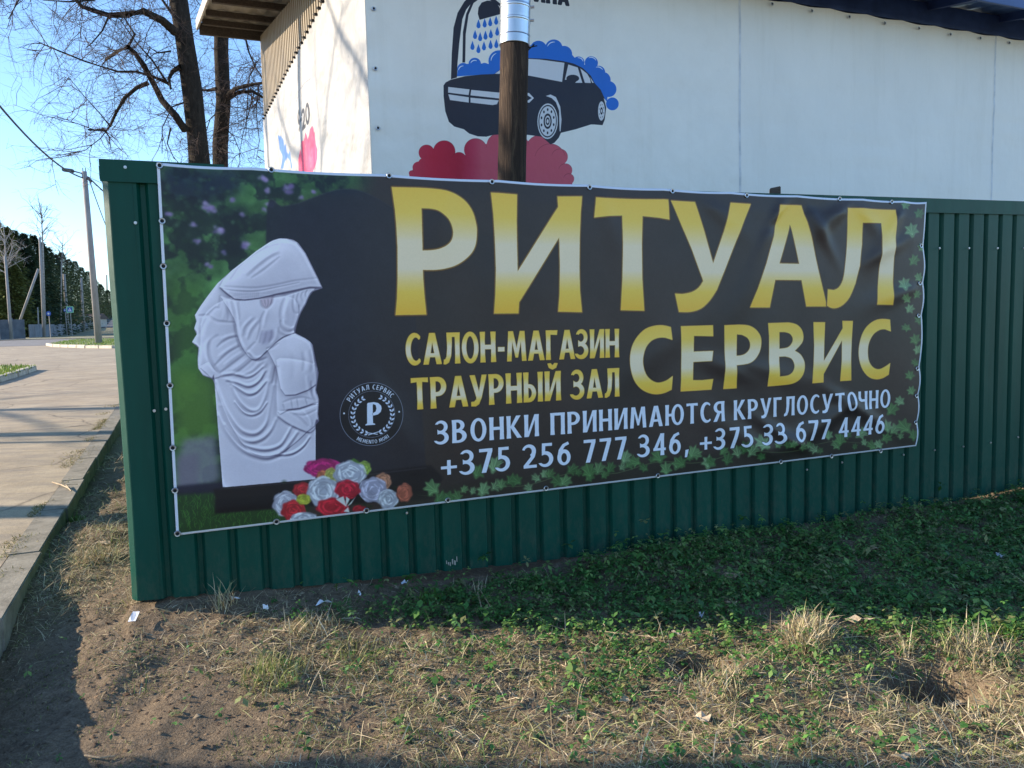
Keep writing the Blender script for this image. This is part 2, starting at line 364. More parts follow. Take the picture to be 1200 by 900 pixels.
# ---------------------------------------- the large banner on the fence
BS0, BS1, BZ0, BZ1 = -.14, 4.46, .36, 2.02
def banner_art():
    cv = Canvas(FEN, BS0, BS1, BZ0, BZ1, 3072, .025)
    Hh, Ww = cv.H, cv.W; N1 = smoothnoise(Hh, Ww, 260, 1)[..., None]; N2 = smoothnoise(Hh, Ww, 90, 2)[..., None]; N3 = smoothnoise(Hh, Ww, 24, 3)[..., None]
    A = lambda *c: np.array(c, np.float32)
    cv.a[:] = A(54, 43, 40)+(N1-.5)*A(26, 18, 14)+(N3-.5)*4
    # garden behind the headstone
    g0 = (A(40, 70, 44)+N2*A(44, 62, 26)+(N3-.5)*A(40, 50, 30)).astype(np.float32)
    g0 = g0*(.6+.7*np.clip(N1*1.6-.3, 0, 1))
    gm = cv.mask([(1, cv.ph([(170, 150), (440, 150), (425, 228), (330, 250), (320, 300), (262, 565), (262, 640), (170, 660)]))])
    x0, y0, x1, y1, c = gm; c = blur(c, 26)[..., None]; c[:, :60] = 1; cv.a[y0:y1, x0:x1] = cv.a[y0:y1, x0:x1]*(1-c)+g0[y0:y1, x0:x1]*c
    cv.poly([(185, 195), (285, 195), (280, 225), (240, 240), (190, 232)], (14, 20, 44), .85, 16)
    cv.poly([(255, 245), (290, 240), (285, 300), (260, 300)], (8, 16, 30), .6, 10)
    rg = np.random.default_rng(5)
    gn = smoothnoise(Hh, Ww, 46, 31, 4); dk = np.clip((gn-.5)*7+.5, 0, 1)[..., None]; gmk = np.zeros((Hh, Ww, 1), np.float32); gmk[y0:y1, x0:x1] = c; cv.a = cv.a*(1-gmk)+gmk*(cv.a*(.32+.86*dk)+A(6, 12, 22)*(1-dk))
    for i in range(420):
        x = rg.uniform(190, 318); y = rg.uniform(195, 340); r = rg.uniform(.8, 3.4)
        if y > 330-(x-215)*.6 and x > 240: continue
        cgr = [(66, 100, 62), (46, 84, 44), (84, 118, 84), (30, 58, 34)][rg.integers(4)]
        cv.poly(ell(x, y, r, r*rg.uniform(.6, 1.1), 8), cgr, rg.uniform(.25, .7), rg.integers(2, 7))
    for x, y, r in [(308, 209, 7), (313, 223, 5), (339, 221, 8), (368, 224, 4), (353, 231, 4), (318, 240, 7), (272, 234, 5), (242, 242, 9), (250, 245, 6), (198, 251, 5), (226, 264, 5), (257, 269, 8), (287, 288, 7), (262, 296, 4), (244, 311, 5), (311, 245, 4), (230, 283, 5), (284, 251, 4)]:
        for _ in range(9): aa = rg.uniform(0, 6.28); q_ = r*rg.uniform(.1, .8); cv.poly(ell(x+q_*math.cos(aa), y+q_*.8*math.sin(aa), r*rg.uniform(.25, .5), r*rg.uniform(.2, .4), 8), [(150, 118, 178), (176, 146, 200), (196, 172, 214), (128, 104, 156)][rg.integers(4)], .6, 3)
    cv.poly([(198, 330), (240, 330), (238, 450), (205, 470)], (74, 124, 48), .6, 22)
    cv.poly([(200, 430), (255, 440), (258, 510), (204, 520)], (96, 140, 54), .8, 20)
    cv.poly([(207, 545), (215, 515), (252, 510), (258, 560), (250, 568), (207, 575)], (140, 138, 146), .8, 9)
    cv.poly([(207, 535), (233, 530), (234, 572), (207, 574)], (120, 106, 126), .6, 8)
    cv.poly([(205, 570), (262, 564), (262, 578), (206, 584)], (34, 30, 50), .9, 4)
    cv.poly([(206, 580), (360, 572), (360, 612), (207, 628)], (36, 66, 32), 1, 5)
    for i in range(420):
        x = rg.uniform(207, 330); y = rg.uniform(584, 622); cv.stroke([(x, y), (x+rg.uniform(-2, 2), y-3), (x+rg.uniform(-4, 4), y-rg.uniform(4, 9))], .8, (70, 122, 48) if rg.random() > .4 else (34, 74, 30), .6)
    # headstone
    hs = spline([(313, 400), (313, 244), (330, 242), (350, 238), (375, 228), (400, 221), (425, 224), (460, 243), (480, 262)], 4)
    cv.poly(hs+[(500, 560), (313, 580)], lambda xx, yy: A(27, 28, 46)+(N3[yy, xx]-.5)*8+np.clip((xx-500)/500., 0, 1)[..., None]*A(20, 14, 0), .88, 2)
    cv.stroke(hs[4:], 1.2, (62, 60, 74), .45, 1)
    cv.poly([(430, 222), (500, 222), (500, 560), (430, 560)], (50, 43, 44), .55, 60)
    cv.poly([(250, 573), (505, 545), (520, 560), (505, 585), (256, 600)], (24, 18, 24), .95, 3)
    cv.stroke([(258, 573), (380, 562), (500, 548)], 1.6, (62, 56, 62), .8, 1)
    cv.poly([(252, 585), (360, 577), (360, 592), (252, 602)], (14, 12, 20), .9, 3)
    cv.poly([(450, 580), (700, 548), (900, 525), (1085, 500), (1085, 530), (450, 604)], (44, 44, 34), .5, 12)
    # veiled statue on its block
    z8 = [(640, 57), (600, 68), (570, 85), (480, 145), (400, 210), (310, 280), (210, 370), (140, 460), (90, 530), (50, 595), (60, 640), (45, 690), (62, 730), (30, 785), (75, 825), (70, 900)]
    sil = shift(z8, 220, 270, 6)+[(232, 431), (238, 440), (249, 444), (251.5, 450), (261, 571), (370, 561.5), (370, 497.7), (374, 493.5), (373, 485), (374, 468), (370.5, 457), (373.5, 437), (370, 422), (366.5, 404), (363, 400), (358, 396.5), (346, 390), (347.5, 381.7), (350, 373), (353, 366), (358.3, 356.7), (362, 348), (366.7, 341.7), (378, 337.5), (373.3, 326.7), (365, 310), (358.3, 296.7), (350, 285), (344, 281), (336.7, 279.5), (330, 279)]
    cv.poly(sil, lambda xx, yy: A(196, 192, 218)+(N2[yy, xx]-.5)*A(22, 22, 14)+(N3[yy, xx]-.5)*6)
    D = (128, 122, 158); Lc = (226, 224, 242); S = cv.stroke
    # the sculpture is modelled as a relief and lit, then printed
    za = lambda p: [(x/7.5+225, y/7.5+330) for x, y in p]; zb = lambda p: [(x/6+225, y/6+430) for x, y in p]
    X0, Y0, X1, Y1, SM = cv.mask([(1, cv.ph(sil))]); hh, ww = SM.shape; Hm = np.zeros((hh, ww), np.float32)
    def full(ops):
        o = np.zeros((hh, ww), np.float32); m = cv.mask(ops)
        if m is None: return o
        x0, y0, x1, y1, c = m; ax, ay, bx, by = max(x0, X0), max(y0, Y0), min(x1, X1), min(y1, Y1)
        if bx > ax and by > ay: o[ay-Y0:by-Y0, ax-X0:bx-X0] = c[ay-y0:by-y0, ax-x0:bx-x0]
        return o
    def layer(pts, step, infl, r, soft=1):
        m = full([(1, cv.ph(spline(pts+pts[:1], 3)))]); return blur(m, soft)*step+blur(m, r)*m*infl
    def fold(pts, wd, amp):
        p = spline(pts, 5); n = len(p); L = []; Q_ = []
        for i, (x, y) in enumerate(p):
            ax, ay = p[max(0, i-1)]; bx, by = p[min(n-1, i+1)]; l = math.hypot(bx-ax, by-ay) or 1; w_ = wd/2*(.35+.65*math.sin(math.pi*(i+.5)/n))
            L.append((x-(by-ay)/l*w_, y+(bx-ax)/l*w_)); Q_.append((x+(by-ay)/l*w_, y-(bx-ax)/l*w_))
        return blur(full([(1, cv.ph(L+Q_[::-1]))]), max(1, int(wd*1.05)))*amp*.72
    body = [(233, 430), (235, 400), (238, 372), (262, 352), (300, 345), (345, 350), (350, 372), (347, 390), (364, 402), (371, 440), (374, 490), (360, 506), (345, 520), (325, 533), (300, 533), (280, 515), (262, 480), (249, 446)]
    Hm += layer(sil, 5, 22, 34)+layer(body, .6, 8, 30, 5)
    Hm += layer(za([(250, 130), (420, 170), (620, 150), (800, 130), (1080, 60), (980, 230), (905, 400), (905, 450), (800, 490), (690, 580), (560, 690), (465, 620), (400, 480), (370, 330)]), 2, 12, 26)
    Hm += layer(za([(660, 600), (800, 500), (920, 460), (1040, 520), (1080, 700), (1100, 900), (820, 1000), (740, 760)]), 1, 16, 30, 6)
    Hm += layer(zb([(600, 0), (620, -60), (860, -20), (880, 100), (895, 250), (850, 262), (760, 292), (680, 302), (600, 312)]), 3, 6, 16)
    Hm += layer(zb([(600, 312), (760, 300), (895, 255), (890, 380), (835, 462), (740, 432), (660, 392), (602, 345)]), 3, 3, 10)
    Hm += layer(zb([(60, 0), (40, 20), (70, 70), (130, 85), (205, 62), (160, 20), (120, -30)]), 2, 6, 12)
    V = lambda f, p, w_, a_: None
    for p, w_, a_ in [(za([(250, 120), (247, 180), (240, 235)]), 2.5, -4), (za([(55, 300), (100, 298), (145, 290), (205, 232), (240, 236)]), 2.6, -5), (za([(145, 295), (215, 345), (300, 356), (372, 360)]), 2.6, -5), (za([(140, 300), (100, 380), (62, 470)]), 2.2, -3), (za([(180, 300), (120, 400), (100, 500)]), 5, 3),
        (za([(350, 165), (376, 280), (384, 380), (402, 480), (425, 570), (468, 626)]), 3.2, -7), (za([(372, 165), (398, 290), (408, 400), (428, 500), (470, 590)]), 3.4, 5), (za([(305, 170), (322, 260), (318, 345)]), 2.6, -3.5), (za([(285, 170), (285, 260), (270, 330)]), 3, 3), (za([(410, 175), (420, 270), (425, 340)]), 2.4, -3),
        (za([(560, 320), (480, 400), (462, 480)]), 3, -4), (za([(530, 310), (448, 400), (440, 470)]), 3, 4), (za([(600, 345), (530, 440), (500, 520)]), 3, -4), (za([(580, 330), (505, 425), (480, 505)]), 3, 3.5), (za([(640, 260), (610, 330), (600, 420), (570, 520)]), 2.6, -4), (za([(665, 250), (640, 330), (628, 400)]), 3, 4),
        (za([(605, 160), (622, 215), (652, 240)]), 2.6, -6), (za([(715, 130), (700, 190), (660, 238)]), 2.6, -6), (za([(640, 160), (650, 200), (655, 225)]), 1.6, -4), (za([(672, 150), (675, 190), (662, 225)]), 1.6, -4), (za([(655, 150), (663, 190), (658, 220)]), 1.5, 4), (za([(690, 145), (690, 180), (670, 222)]), 1.5, 4), (za([(625, 165), (638, 205), (650, 228)]), 1.5, 4),
        (za([(820, 140), (790, 220), (780, 300), (790, 360)]), 3, -5), (za([(860, 130), (830, 220), (812, 300), (830, 350)]), 4, 4), (za([(900, 110), (890, 200), (905, 270), (940, 280)]), 2.6, -4.5), (za([(945, 90), (925, 160), (950, 230)]), 2.2, -4), (za([(985, 80), (962, 130), (985, 185)]), 2, -3.5), (za([(1020, 70), (1000, 110), (1015, 150)]), 1.8, -3),
        (za([(780, 340), (790, 400), (840, 440), (905, 425)]), 2.6, -5), (za([(800, 330), (820, 385), (870, 410), (908, 395)]), 2.8, 4), (za([(765, 400), (775, 450), (830, 480), (880, 470)]), 2.6, -4), (za([(620, 430), (605, 500), (600, 545)]), 2.6, -4), (za([(660, 440), (650, 500), (630, 550)]), 2.2, -3), (za([(700, 430), (705, 480), (680, 540)]), 2.6, -4), (za([(740, 420), (735, 490), (700, 545)]), 3, 4), (za([(760, 540), (700, 580), (655, 592)]), 2.6, -5),
        (za([(468, 628), (505, 642), (540, 688), (600, 694), (662, 668)]), 2.6, -6), (za([(480, 600), (530, 640), (570, 670), (640, 650)]), 3, 4), (za([(470, 625), (520, 570), (560, 530)]), 2.4, -4),
        (za([(240, 470), (170, 510), (148, 580), (160, 680), (205, 760), (255, 828)]), 3.2, -6), (za([(200, 480), (130, 540), (120, 620), (150, 720), (210, 800)]), 4, 5), (za([(402, 484), (330, 500), (260, 540), (220, 580)]), 2.8, -5), (za([(395, 460), (320, 476), (250, 505)]), 3, 4),
        (za([(420, 570), (330, 620), (250, 690), (200, 742)]), 2.8, -5), (za([(410, 540), (310, 600), (230, 660)]), 3, 4), (za([(470, 640), (390, 700), (310, 760), (250, 800)]), 2.8, -5), (za([(445, 615), (360, 670), (280, 735)]), 3, 4), (za([(530, 690), (450, 760), (370, 810), (270, 826)]), 2.8, -5), (za([(500, 665), (420, 730), (340, 785)]), 3, 4), (za([(640, 700), (560, 790), (470, 830), (380, 832)]), 3, -5), (za([(590, 710), (520, 780), (440, 815)]), 3.2, 4),
        (za([(665, 720), (640, 800), (620, 885)]), 3, -4.5), (za([(738, 740), (724, 820), (706, 900)]), 2.6, -6), (za([(762, 740), (750, 820), (742, 900)]), 2, -5), (za([(700, 730), (680, 810), (664, 900)]), 3.2, 4), (za([(970, 620), (985, 700), (975, 790)]), 3, -3.5), (za([(1040, 600), (1062, 700), (1050, 800)]), 3, -3.5), (za([(1010, 610), (1025, 700), (1015, 790)]), 4, 3), (za([(880, 640), (890, 760), (880, 860)]), 5, -2)]: Hm += fold(p, w_, a_)
    for p, w_ in [([(205, 62), (300, 52), (380, 72), (440, 52), (505, -5)], 3), ([(240, 90), (320, 112), (400, 137), (470, 102), (525, 20)], 3.4), ([(270, 110), (340, 162), (400, 192), (462, 172), (528, 95)], 3.4), ([(282, 130), (312, 205), (362, 272), (422, 310), (478, 296), (524, 200), (548, 95)], 4.2), ([(300, 245), (360, 318), (420, 340), (482, 318), (530, 250)], 2.6), ([(165, 100), (212, 232), (262, 335), (332, 432), (402, 470), (472, 460), (532, 385), (560, 250), (580, 120)], 4.4), ([(200, 262), (262, 402), (342, 502), (422, 527), (502, 502), (562, 440), (598, 360)], 4), ([(230, 400), (332, 522), (432, 572), (532, 582), (622, 552), (672, 480), (702, 420)], 3.8), ([(182, 330), (242, 452), (342, 572), (442, 622), (542, 637), (642, 592), (702, 522), (752, 450)], 4.6), ([(600, 622), (702, 612), (782, 562), (832, 492)], 2.8)]:
        q_ = zb(p); Hm += fold([(x, y-1.2) for x, y in q_], w_, 9)+fold([(x, y+w_*.55) for x, y in q_], w_*.8, -8)
    for p, w_, a_ in [([(610, 318), (690, 306), (770, 296), (860, 264), (893, 252)], 2.2, -8), ([(605, 352), (665, 398), (745, 440), (832, 470)], 2.4, -8), ([(640, 250), (700, 228), (780, 215), (850, 232)], 2.2, -4), ([(640, 262), (655, 300)], 1.4, -4), ([(700, 235), (712, 298)], 1.4, -4), ([(740, 225), (752, 288)], 1.4, -4), ([(800, 222), (815, 270)], 1.6, -4), ([(690, 320), (760, 360), (820, 420)], 2.4, -5), ([(780, 300), (830, 370), (840, 420)], 2.2, 5), ([(720, 330), (790, 340), (880, 300)], 2, -4), ([(840, 100), (850, 200), (880, 245)], 2.6, -5), ([(805, 60), (820, 160), (850, 230)], 3, 4)]: Hm += fold(zb(p), w_, a_)
    hood = shift([(640, 57), (570, 85), (480, 145), (400, 210), (310, 280), (250, 350), (225, 400), (270, 440), (330, 484), (400, 490), (500, 478), (620, 450), (740, 425), (860, 400), (948, 403), (920, 340), (870, 240), (830, 160), (770, 85), (700, 60)], 220, 270, 6)
    hm = full([(1, cv.ph(hood))]); Hm = Hm*(1-blur(hm, 1))+blur(hm, 1)*(Hm*.15+24)+blur(hm, 30)*hm*30
    for a_, w_, k_ in (([(245, 395), (330, 400), (480, 405), (620, 385), (760, 355), (925, 335)], 2, -4), ([(240, 410), (340, 426), (480, 428), (640, 398), (790, 366)], 1.8, -3.5), ([(420, 325), (500, 255), (580, 195), (650, 160)], 3, -5), ([(400, 305), (480, 235), (560, 175), (630, 140)], 3.4, 4), ([(300, 350), (370, 260), (460, 185), (580, 115), (640, 100)], 3, -5), ([(280, 340), (350, 250), (440, 175), (560, 100)], 3.6, 4), ([(450, 335), (540, 275), (650, 185)], 2.6, -4)): Hm += fold(shift(a_, 220, 270, 6), w_, k_)
    for k in range(16): x = 270+k*2.2; Hm += fold([(x, 341+k*.1), (x+.3, 351-k*.1)], 1, -3)
    slab = full([(1, cv.ph([(251, 447), (300, 470), (370, 490), (370, 561.5), (261, 571)]))])
    Hm = blur(Hm, 1); gy_, gx_ = np.gradient(Hm); nz = 1/np.sqrt(1+(gx_*.58)**2+(gy_*.58)**2)
    lit = np.clip((.80+(gx_*.58)*.34+(gy_*.58)*.62)*nz, 0, 1.25)
    ao = np.clip((Hm-blur(Hm, 7))*.034, -.2, .08)+np.clip((Hm-blur(Hm, 22))*.010, -.14, .05)
    shd = np.clip(.40+.68*lit+ao, .36, 1.1); shd = shd*(1-slab*(Hm < 3))+(slab*(Hm < 3))*.86
    tone = A(234, 226, 236)[None, None]*shd[..., None]+(1-np.clip(shd, 0, 1))[..., None]*A(22, 14, 44)+(N3[Y0:Y1, X0:X1]-.5)*7+(N2[Y0:Y1, X0:X1]-.5)*10
    v_ = cv.a[Y0:Y1, X0:X1]; v_[:] = v_*(1-SM[..., None])+tone*SM[..., None]
    cv.poly(za([(600, 155), (720, 128), (705, 190), (655, 240), (618, 215)]), (150, 112, 128), .35, 2); cv.poly(za([(610, 440), (720, 420), (720, 500), (640, 552), (602, 548)]), (120, 108, 140), .35, 4)
    # flowers by the slab
    fz = lambda x, y: (x/5.4545+300, y/5.4545+530)
    def flower(x, y, rx, ry, col, seed, petals=7):
        r = np.random.default_rng(seed); X, Y = fz(x, y); rx /= 5.4545; ry /= 5.4545; c0 = np.array(col)
        cv.poly([(X+rx*(1+.08*math.sin(a*petals))*math.cos(a), Y+ry*(1+.08*math.sin(a*petals))*math.sin(a)) for a in np.linspace(0, 6.28, 40)], tuple(c0*.80), 1, 2)
        for k in range(58):
            a = r.uniform(0, 6.28); q = r.uniform(.05, .95)**.7; px, py = X+rx*q*math.cos(a), Y+ry*q*math.sin(a); l = r.uniform(.15, .4)
            tx, ty = -math.sin(a)*rx*l, math.cos(a)*ry*l
            cv.stroke([(px-tx, py-ty), (px+math.cos(a)*.5, py+math.sin(a)*.5), (px+tx, py+ty)], rx*.11, tuple(np.clip(c0*(1.18 if k % 2 else .68), 0, 255)), .6, 1)
    for i in range(60): X, Y = fz(rg.uniform(140, 900), rg.uniform(180, 400)); cv.poly(ell(X, Y, 3, 2, 8), (28, 48, 26), .6, 3)
    for i, f in enumerate([(430, 100, 95, 45, (206, 40, 120)), (430, 150, 32, 28, (222, 120, 84)), (485, 150, 35, 40, (200, 196, 96)), (625, 85, 30, 34, (96, 140, 56)), (690, 100, 36, 34, (168, 196, 84)), (600, 135, 82, 62, (222, 222, 236)), (812, 185, 42, 42, (206, 140, 106)), (750, 240, 72, 62, (206, 200, 222)), (845, 300, 52, 48, (216, 216, 226)), (950, 258, 40, 46, (204, 110, 84)), (190, 330, 66, 62, (218, 214, 230)), (300, 240, 52, 36, (214, 52, 60)), (240, 375, 62, 52, (222, 48, 58)), (430, 252, 82, 74, (228, 228, 240)), (585, 237, 64, 46, (222, 36, 62)), (310, 425, 70, 30, (222, 222, 236)), (490, 352, 82, 46, (224, 42, 60)), (305, 302, 36, 26, (206, 206, 70)), (660, 365, 34, 20, (190, 40, 52))]):
        flower(f[0], f[1], f[2]*1.26, f[3]*1.3, f[4], i)
    for a in ([(580, 350), (510, 300), (560, 280)], [(580, 350), (640, 280), (610, 330)], [(575, 350), (575, 280), (600, 300)], [(590, 350), (560, 380), (600, 385)]): cv.poly([fz(*p) for p in a], (226, 230, 220), .95, 1)
    # ivy
    def ivy(x, y, r, seed, al=.92):
        q = np.random.default_rng(seed); ro = q.uniform(-1.2, 1.2); col = np.array([(84, 122, 70), (104, 140, 88), (72, 110, 62), (120, 152, 104)][q.integers(4)]); r = r*1.15
        pts = [(0, -1), (.22, -.55), (.8, -.62), (.55, -.12), (.95, .3), (.4, .38), (.12, .8), (-.12, .8), (-.4, .38), (-.95, .3), (-.55, -.12), (-.8, -.62), (-.22, -.55)]
        R2 = lambda a, b: (x+r*(a*math.cos(ro)-b*math.sin(ro)), y+r*(a*math.sin(ro)+b*math.cos(ro)))
        sq = q.uniform(.65, 1.0); pts = [(a*sq, b*q.uniform(.88, 1.1)) for a, b in pts]; cv.poly([R2(*p) for p in pts], tuple(col*.45), al*.6, 4); cv.poly([R2(*p) for p in pts], tuple(col), al, 2)
        for e in ((0, -.8), (.65, -.5), (.7, .2), (-.65, -.5), (-.7, .2)): cv.stroke([R2(0, .5), R2(e[0]*.5, e[1]*.5+.1), R2(*e)], r*.09, tuple(col*1.35), .5)
        cv.poly([R2(*p) for p in pts[:7]], tuple(col*.7), .35, 2)
    vy = lambda x: np.interp(x, [490, 560, 640, 770, 915, 1032, 1075], [583, 578, 565, 548, 530, 518, 510])
    S([(490+i*14.6, vy(490+i*14.6)-3+3.5*math.sin(i*.9)) for i in range(40)], 1.2, (84, 92, 64), .8)
    for i, x in enumerate(np.linspace(506, 1066, 62)):
        ivy(x+rg.uniform(-4, 4), vy(x)-rg.uniform(-3, 11)*(1 if x < 720 else 1.3), rg.uniform(5, 9.5)*(1 if x < 900 else .85), 100+i, rg.uniform(.6, .95))
    for x, y, r in [(580, 545, 12), (507, 572, 11), (733, 536, 9), (690, 552, 11), (893, 519, 11), (560, 553, 9), (812, 530, 9), (985, 515, 9), (1010, 508, 9), (1046, 480, 9), (1060, 500, 10), (1040, 500, 8), (1055, 470, 6), (1068, 458, 6), (1066, 440, 6), (1073, 425, 6), (1072, 398, 7), (1062, 384, 6), (1077, 375, 6), (1062, 350, 7), (1074, 345, 6), (1060, 333, 8), (1077, 325, 6), (1071, 305, 8), (1069, 270, 9), (1078, 250, 7), (1062, 240, 6), (1082, 290, 6), (1075, 410, 6), (1066, 362, 6)]: ivy(x, y, r, int(x*7+y))
    # faded blur inside stretched dark areas
    for x, y, r in [(500, 395, 18), (620, 330, 25), (800, 300, 25), (700, 250, 30), (950, 420, 22)]: cv.poly(ell(x, y, r, r*.7), (60, 52, 56), .25, 30)
    # ---- big gold lettering, drawn letter by letter
    z1 = lambda p: cv.ph(shift(p, 440, 190, 4.5)); z2 = lambda p: cv.ph(shift(p, 680, 200, 4.737)); z3 = lambda p: cv.ph(shift(p, 860, 220, 5)); z4 = lambda p: cv.ph(shift(p, 730, 360, 7.059)); z5 = lambda p: cv.ph(shift(p, 880, 360, 6.667))
    SP = lambda p: spline(p, 3)
    big = [
     [(1, z1([(88, 130)]+SP([(240, 131), (300, 135), (370, 145), (430, 170), (480, 210), (515, 265), (533, 330), (536, 370), (530, 430), (510, 475), (470, 515), (420, 545), (360, 562), (300, 568), (250, 567)])+[(252, 620), (258, 700), (268, 802), (108, 805), (115, 720), (118, 620), (118, 450), (112, 330), (105, 250)])), (-1, z1([(243, 241)]+SP([(280, 242), (315, 248), (345, 262), (385, 298), (405, 340), (410, 380), (400, 415), (375, 440), (335, 458), (290, 465), (248, 466)])))],
     [(1, z1([(612, 160), (748, 168), (746, 300), (748, 440), (750, 578), (965, 235), (962, 178), (1090, 180), (1083, 260), (1078, 400), (1077, 560), (1080, 680), (1090, 790), (965, 787), (972, 700), (974, 550), (970, 395), (758, 738), (755, 796), (628, 797), (634, 700), (637, 560), (632, 400), (625, 280)]))],
     [(1, z2([(90, 147), (490, 160), (496, 270), (440, 260), (347, 250), (343, 400), (345, 600), (356, 776), (228, 773), (236, 600), (238, 400), (235, 247), (160, 250), (80, 258)]))],
     [(1, z2([(507, 165), (638, 170), (690, 335), (740, 515), (800, 335), (838, 178), (948, 182), (900, 300), (850, 430), (800, 560)]+SP([(760, 660), (720, 720), (670, 765), (610, 783), (550, 783)])+[(530, 683)]+SP([(570, 685), (620, 675), (660, 650), (686, 612)])+[(682, 598), (620, 430), (560, 290)]))],
     [(1, z3([(272, 98), (400, 103), (430, 200), (470, 360), (500, 500), (545, 694), (428, 694), (400, 540), (245, 538), (212, 700), (95, 700), (140, 590), (190, 440), (235, 280), (255, 180)])), (-1, z3([(333, 210), (386, 446), (268, 444)]))],
     [(1, z3([(668, 117), (950, 128), (948, 250), (938, 400), (932, 550), (930, 685), (838, 683), (848, 560), (858, 400), (862, 206), (755, 204), (752, 330), (738, 460)]+SP([(715, 560), (680, 640), (640, 685), (600, 704), (570, 702), (548, 690)])+[(552, 596)]+SP([(585, 600), (615, 585), (640, 540), (655, 450), (665, 350), (670, 220)])))]]
    for o in big:
        ys = [p[1] for q in o for p in q[1]]; goldpaint(min(ys), max(ys), 5)(cv, cv.mask(o, 3), o)
    sm = [
     [(1, z4([(395, 165), (405, 268)]+SP([(350, 250), (300, 250), (240, 272), (190, 330), (165, 420), (170, 500), (200, 570), (250, 613), (300, 625), (360, 607), (412, 570)])+[(403, 680)]+SP([(350, 705), (290, 718), (220, 708), (150, 670), (95, 600), (66, 500), (64, 400), (85, 310), (130, 235), (190, 180), (260, 155), (330, 150), (395, 165)])))],
     [(1, z4([(480, 158), (745, 150), (748, 238), (588, 235), (587, 368), (748, 362), (735, 443), (585, 452), (582, 605), (660, 605), (750, 595), (735, 680), (480, 695), (485, 600), (486, 400), (483, 250)]))],
     [(1, z4([(840, 150)]+SP([(960, 145), (1040, 152), (1100, 185), (1138, 240), (1145, 300), (1130, 370), (1090, 430), (1030, 465), (937, 478)])+[(937, 560), (942, 668), (835, 675), (843, 600), (845, 400), (842, 250)])), (-1, z4([(942, 222)]+SP([(985, 226), (1030, 250), (1052, 290), (1050, 340), (1020, 380), (980, 398), (940, 402)])))],
     [(1, z5([(138, 125)]+SP([(300, 120), (360, 135), (400, 175), (413, 230), (400, 280), (345, 340)])+SP([(348, 342), (390, 370), (420, 430), (415, 500), (380, 560), (320, 595), (230, 608), (132, 616)])+[(140, 500), (145, 350), (145, 220)])), (-1, z5([(225, 192)]+SP([(270, 192), (310, 205), (332, 240), (325, 280), (290, 315), (225, 325)]))), (-1, z5([(222, 385)]+SP([(270, 383), (320, 400), (343, 450), (330, 500), (290, 532), (220, 542)])))],
     [(1, z5([(493, 118), (580, 118), (574, 260), (570, 422), (720, 165), (718, 108), (798, 108), (790, 250), (785, 400), (785, 570), (700, 575), (712, 420), (714, 255), (568, 520), (565, 585), (480, 592), (492, 450), (497, 300)]))],
     [(1, z5([(1088, 98), (1094, 187)]+SP([(1050, 170), (1010, 175), (960, 210), (925, 280), (918, 360), (930, 430), (965, 475), (1010, 485), (1060, 460), (1090, 437)])+[(1080, 525)]+SP([(1040, 550), (990, 562), (930, 545), (880, 490), (852, 410), (848, 320), (870, 220), (910, 150), (970, 105), (1030, 92), (1088, 98)])))]]
    for o in sm:
        ys = [p[1] for q in o for p in q[1]]; goldpaint(min(ys), max(ys), 3)(cv, cv.mask(o, 4), o)
    # ---- rows of smaller lettering
    q = lambda x, y: FEN.q(x, y, .025)
    def row(s, bl, br, tl, mk, gold=True, **k):
        a, b, t = q(*bl), q(*br), q(*tl); hgt = t[1]-a[1]
        pt = goldpaint(cv.m2t((0, max(a[1], b[1])+hgt))[1], cv.m2t((0, min(a[1], b[1])))[1], 2, (110, 84, 20)) if gold else whitepaint
        text(cv, s, a, b, hgt, pt, **k)
    row('САЛОН-МАГАЗИН', (476.3, 427.8), (725.8, 418.3), (476.3, 391), 0, gap=.075)
    row('ТРАУРНЫЙ ЗАЛ', (483, 480), (726.3, 464.2), (483, 443.3), 0, gap=.085, space=.33)
    row('ЗВОНКИ ПРИНИМАЮТСЯ КРУГЛОСУТОЧНО', (511.2, 521), (1044, 477.3), (511.2, 493.5), 0, False, gap=.11, space=.34)
    row('+375 256 777 346, +375 33 677 4446', (517.3, 559), (1037, 507.5), (517.3, 530), 0, False, gap=.13, space=.33)
    # ---- round emblem
    C = q(436, 485.3); rr = abs(q(436, 448)[1]-C[1]); tx = lambda a, r: cv.m2t((C[0]+r*math.cos(a), C[1]+r*math.sin(a)))
    circ = lambda r: [tx(a, r) for a in np.linspace(0, 2*math.pi, 90, endpoint=False)]
    cv.put(cv.mask([(1, circ(rr))]), (24, 21, 26), .75)
    for r_, w_ in ((rr, .0022), (rr*.735, .0016)): cv.put(cv.mask([(1, circ(r_)), (-1, circ(r_-w_))], 4), (196, 204, 226), .75)
    def arc(s, r, a_mid, step, hgt, flip=False):
        n = sum(G[c][0]+.14 if c != ' ' else .35 for c in s)-.14; ang = a_mid+(step*n/2 if not flip else -step*n/2)
        for c in s:
            wd = .35 if c == ' ' else G[c][0]
            if c != ' ':
                am = ang-(step*wd/2 if not flip else -step*wd/2); k = step*r
                ux, uz = (math.sin(am), -math.cos(am)) if not flip else (-math.sin(am), math.cos(am)); vx, vz = (math.cos(am), math.sin(am)) if not flip else (-math.cos(am), -math.sin(am))
                bx, bz = C[0]+r*math.cos(am), C[1]+r*math.sin(am)
                T = [(sg, [cv.m2t((bx+ux*(a-wd/2)*k+vx*b*hgt, bz+uz*(a-wd/2)*k+vz*b*hgt)) for a, b in P]) for sg, P in G[c][1]]
                cv.put(cv.mask(T, 4), (226, 232, 246))
            ang += (-1 if not flip else 1)*step*(wd+(.14 if c != ' ' else 0))
    arc('РИТУАЛ СЕРВИС', rr*.78, math.pi/2+.03, .235, rr*.155); arc('MEMENTO MORI', rr*.93, -math.pi/2, .155, rr*.12, True)
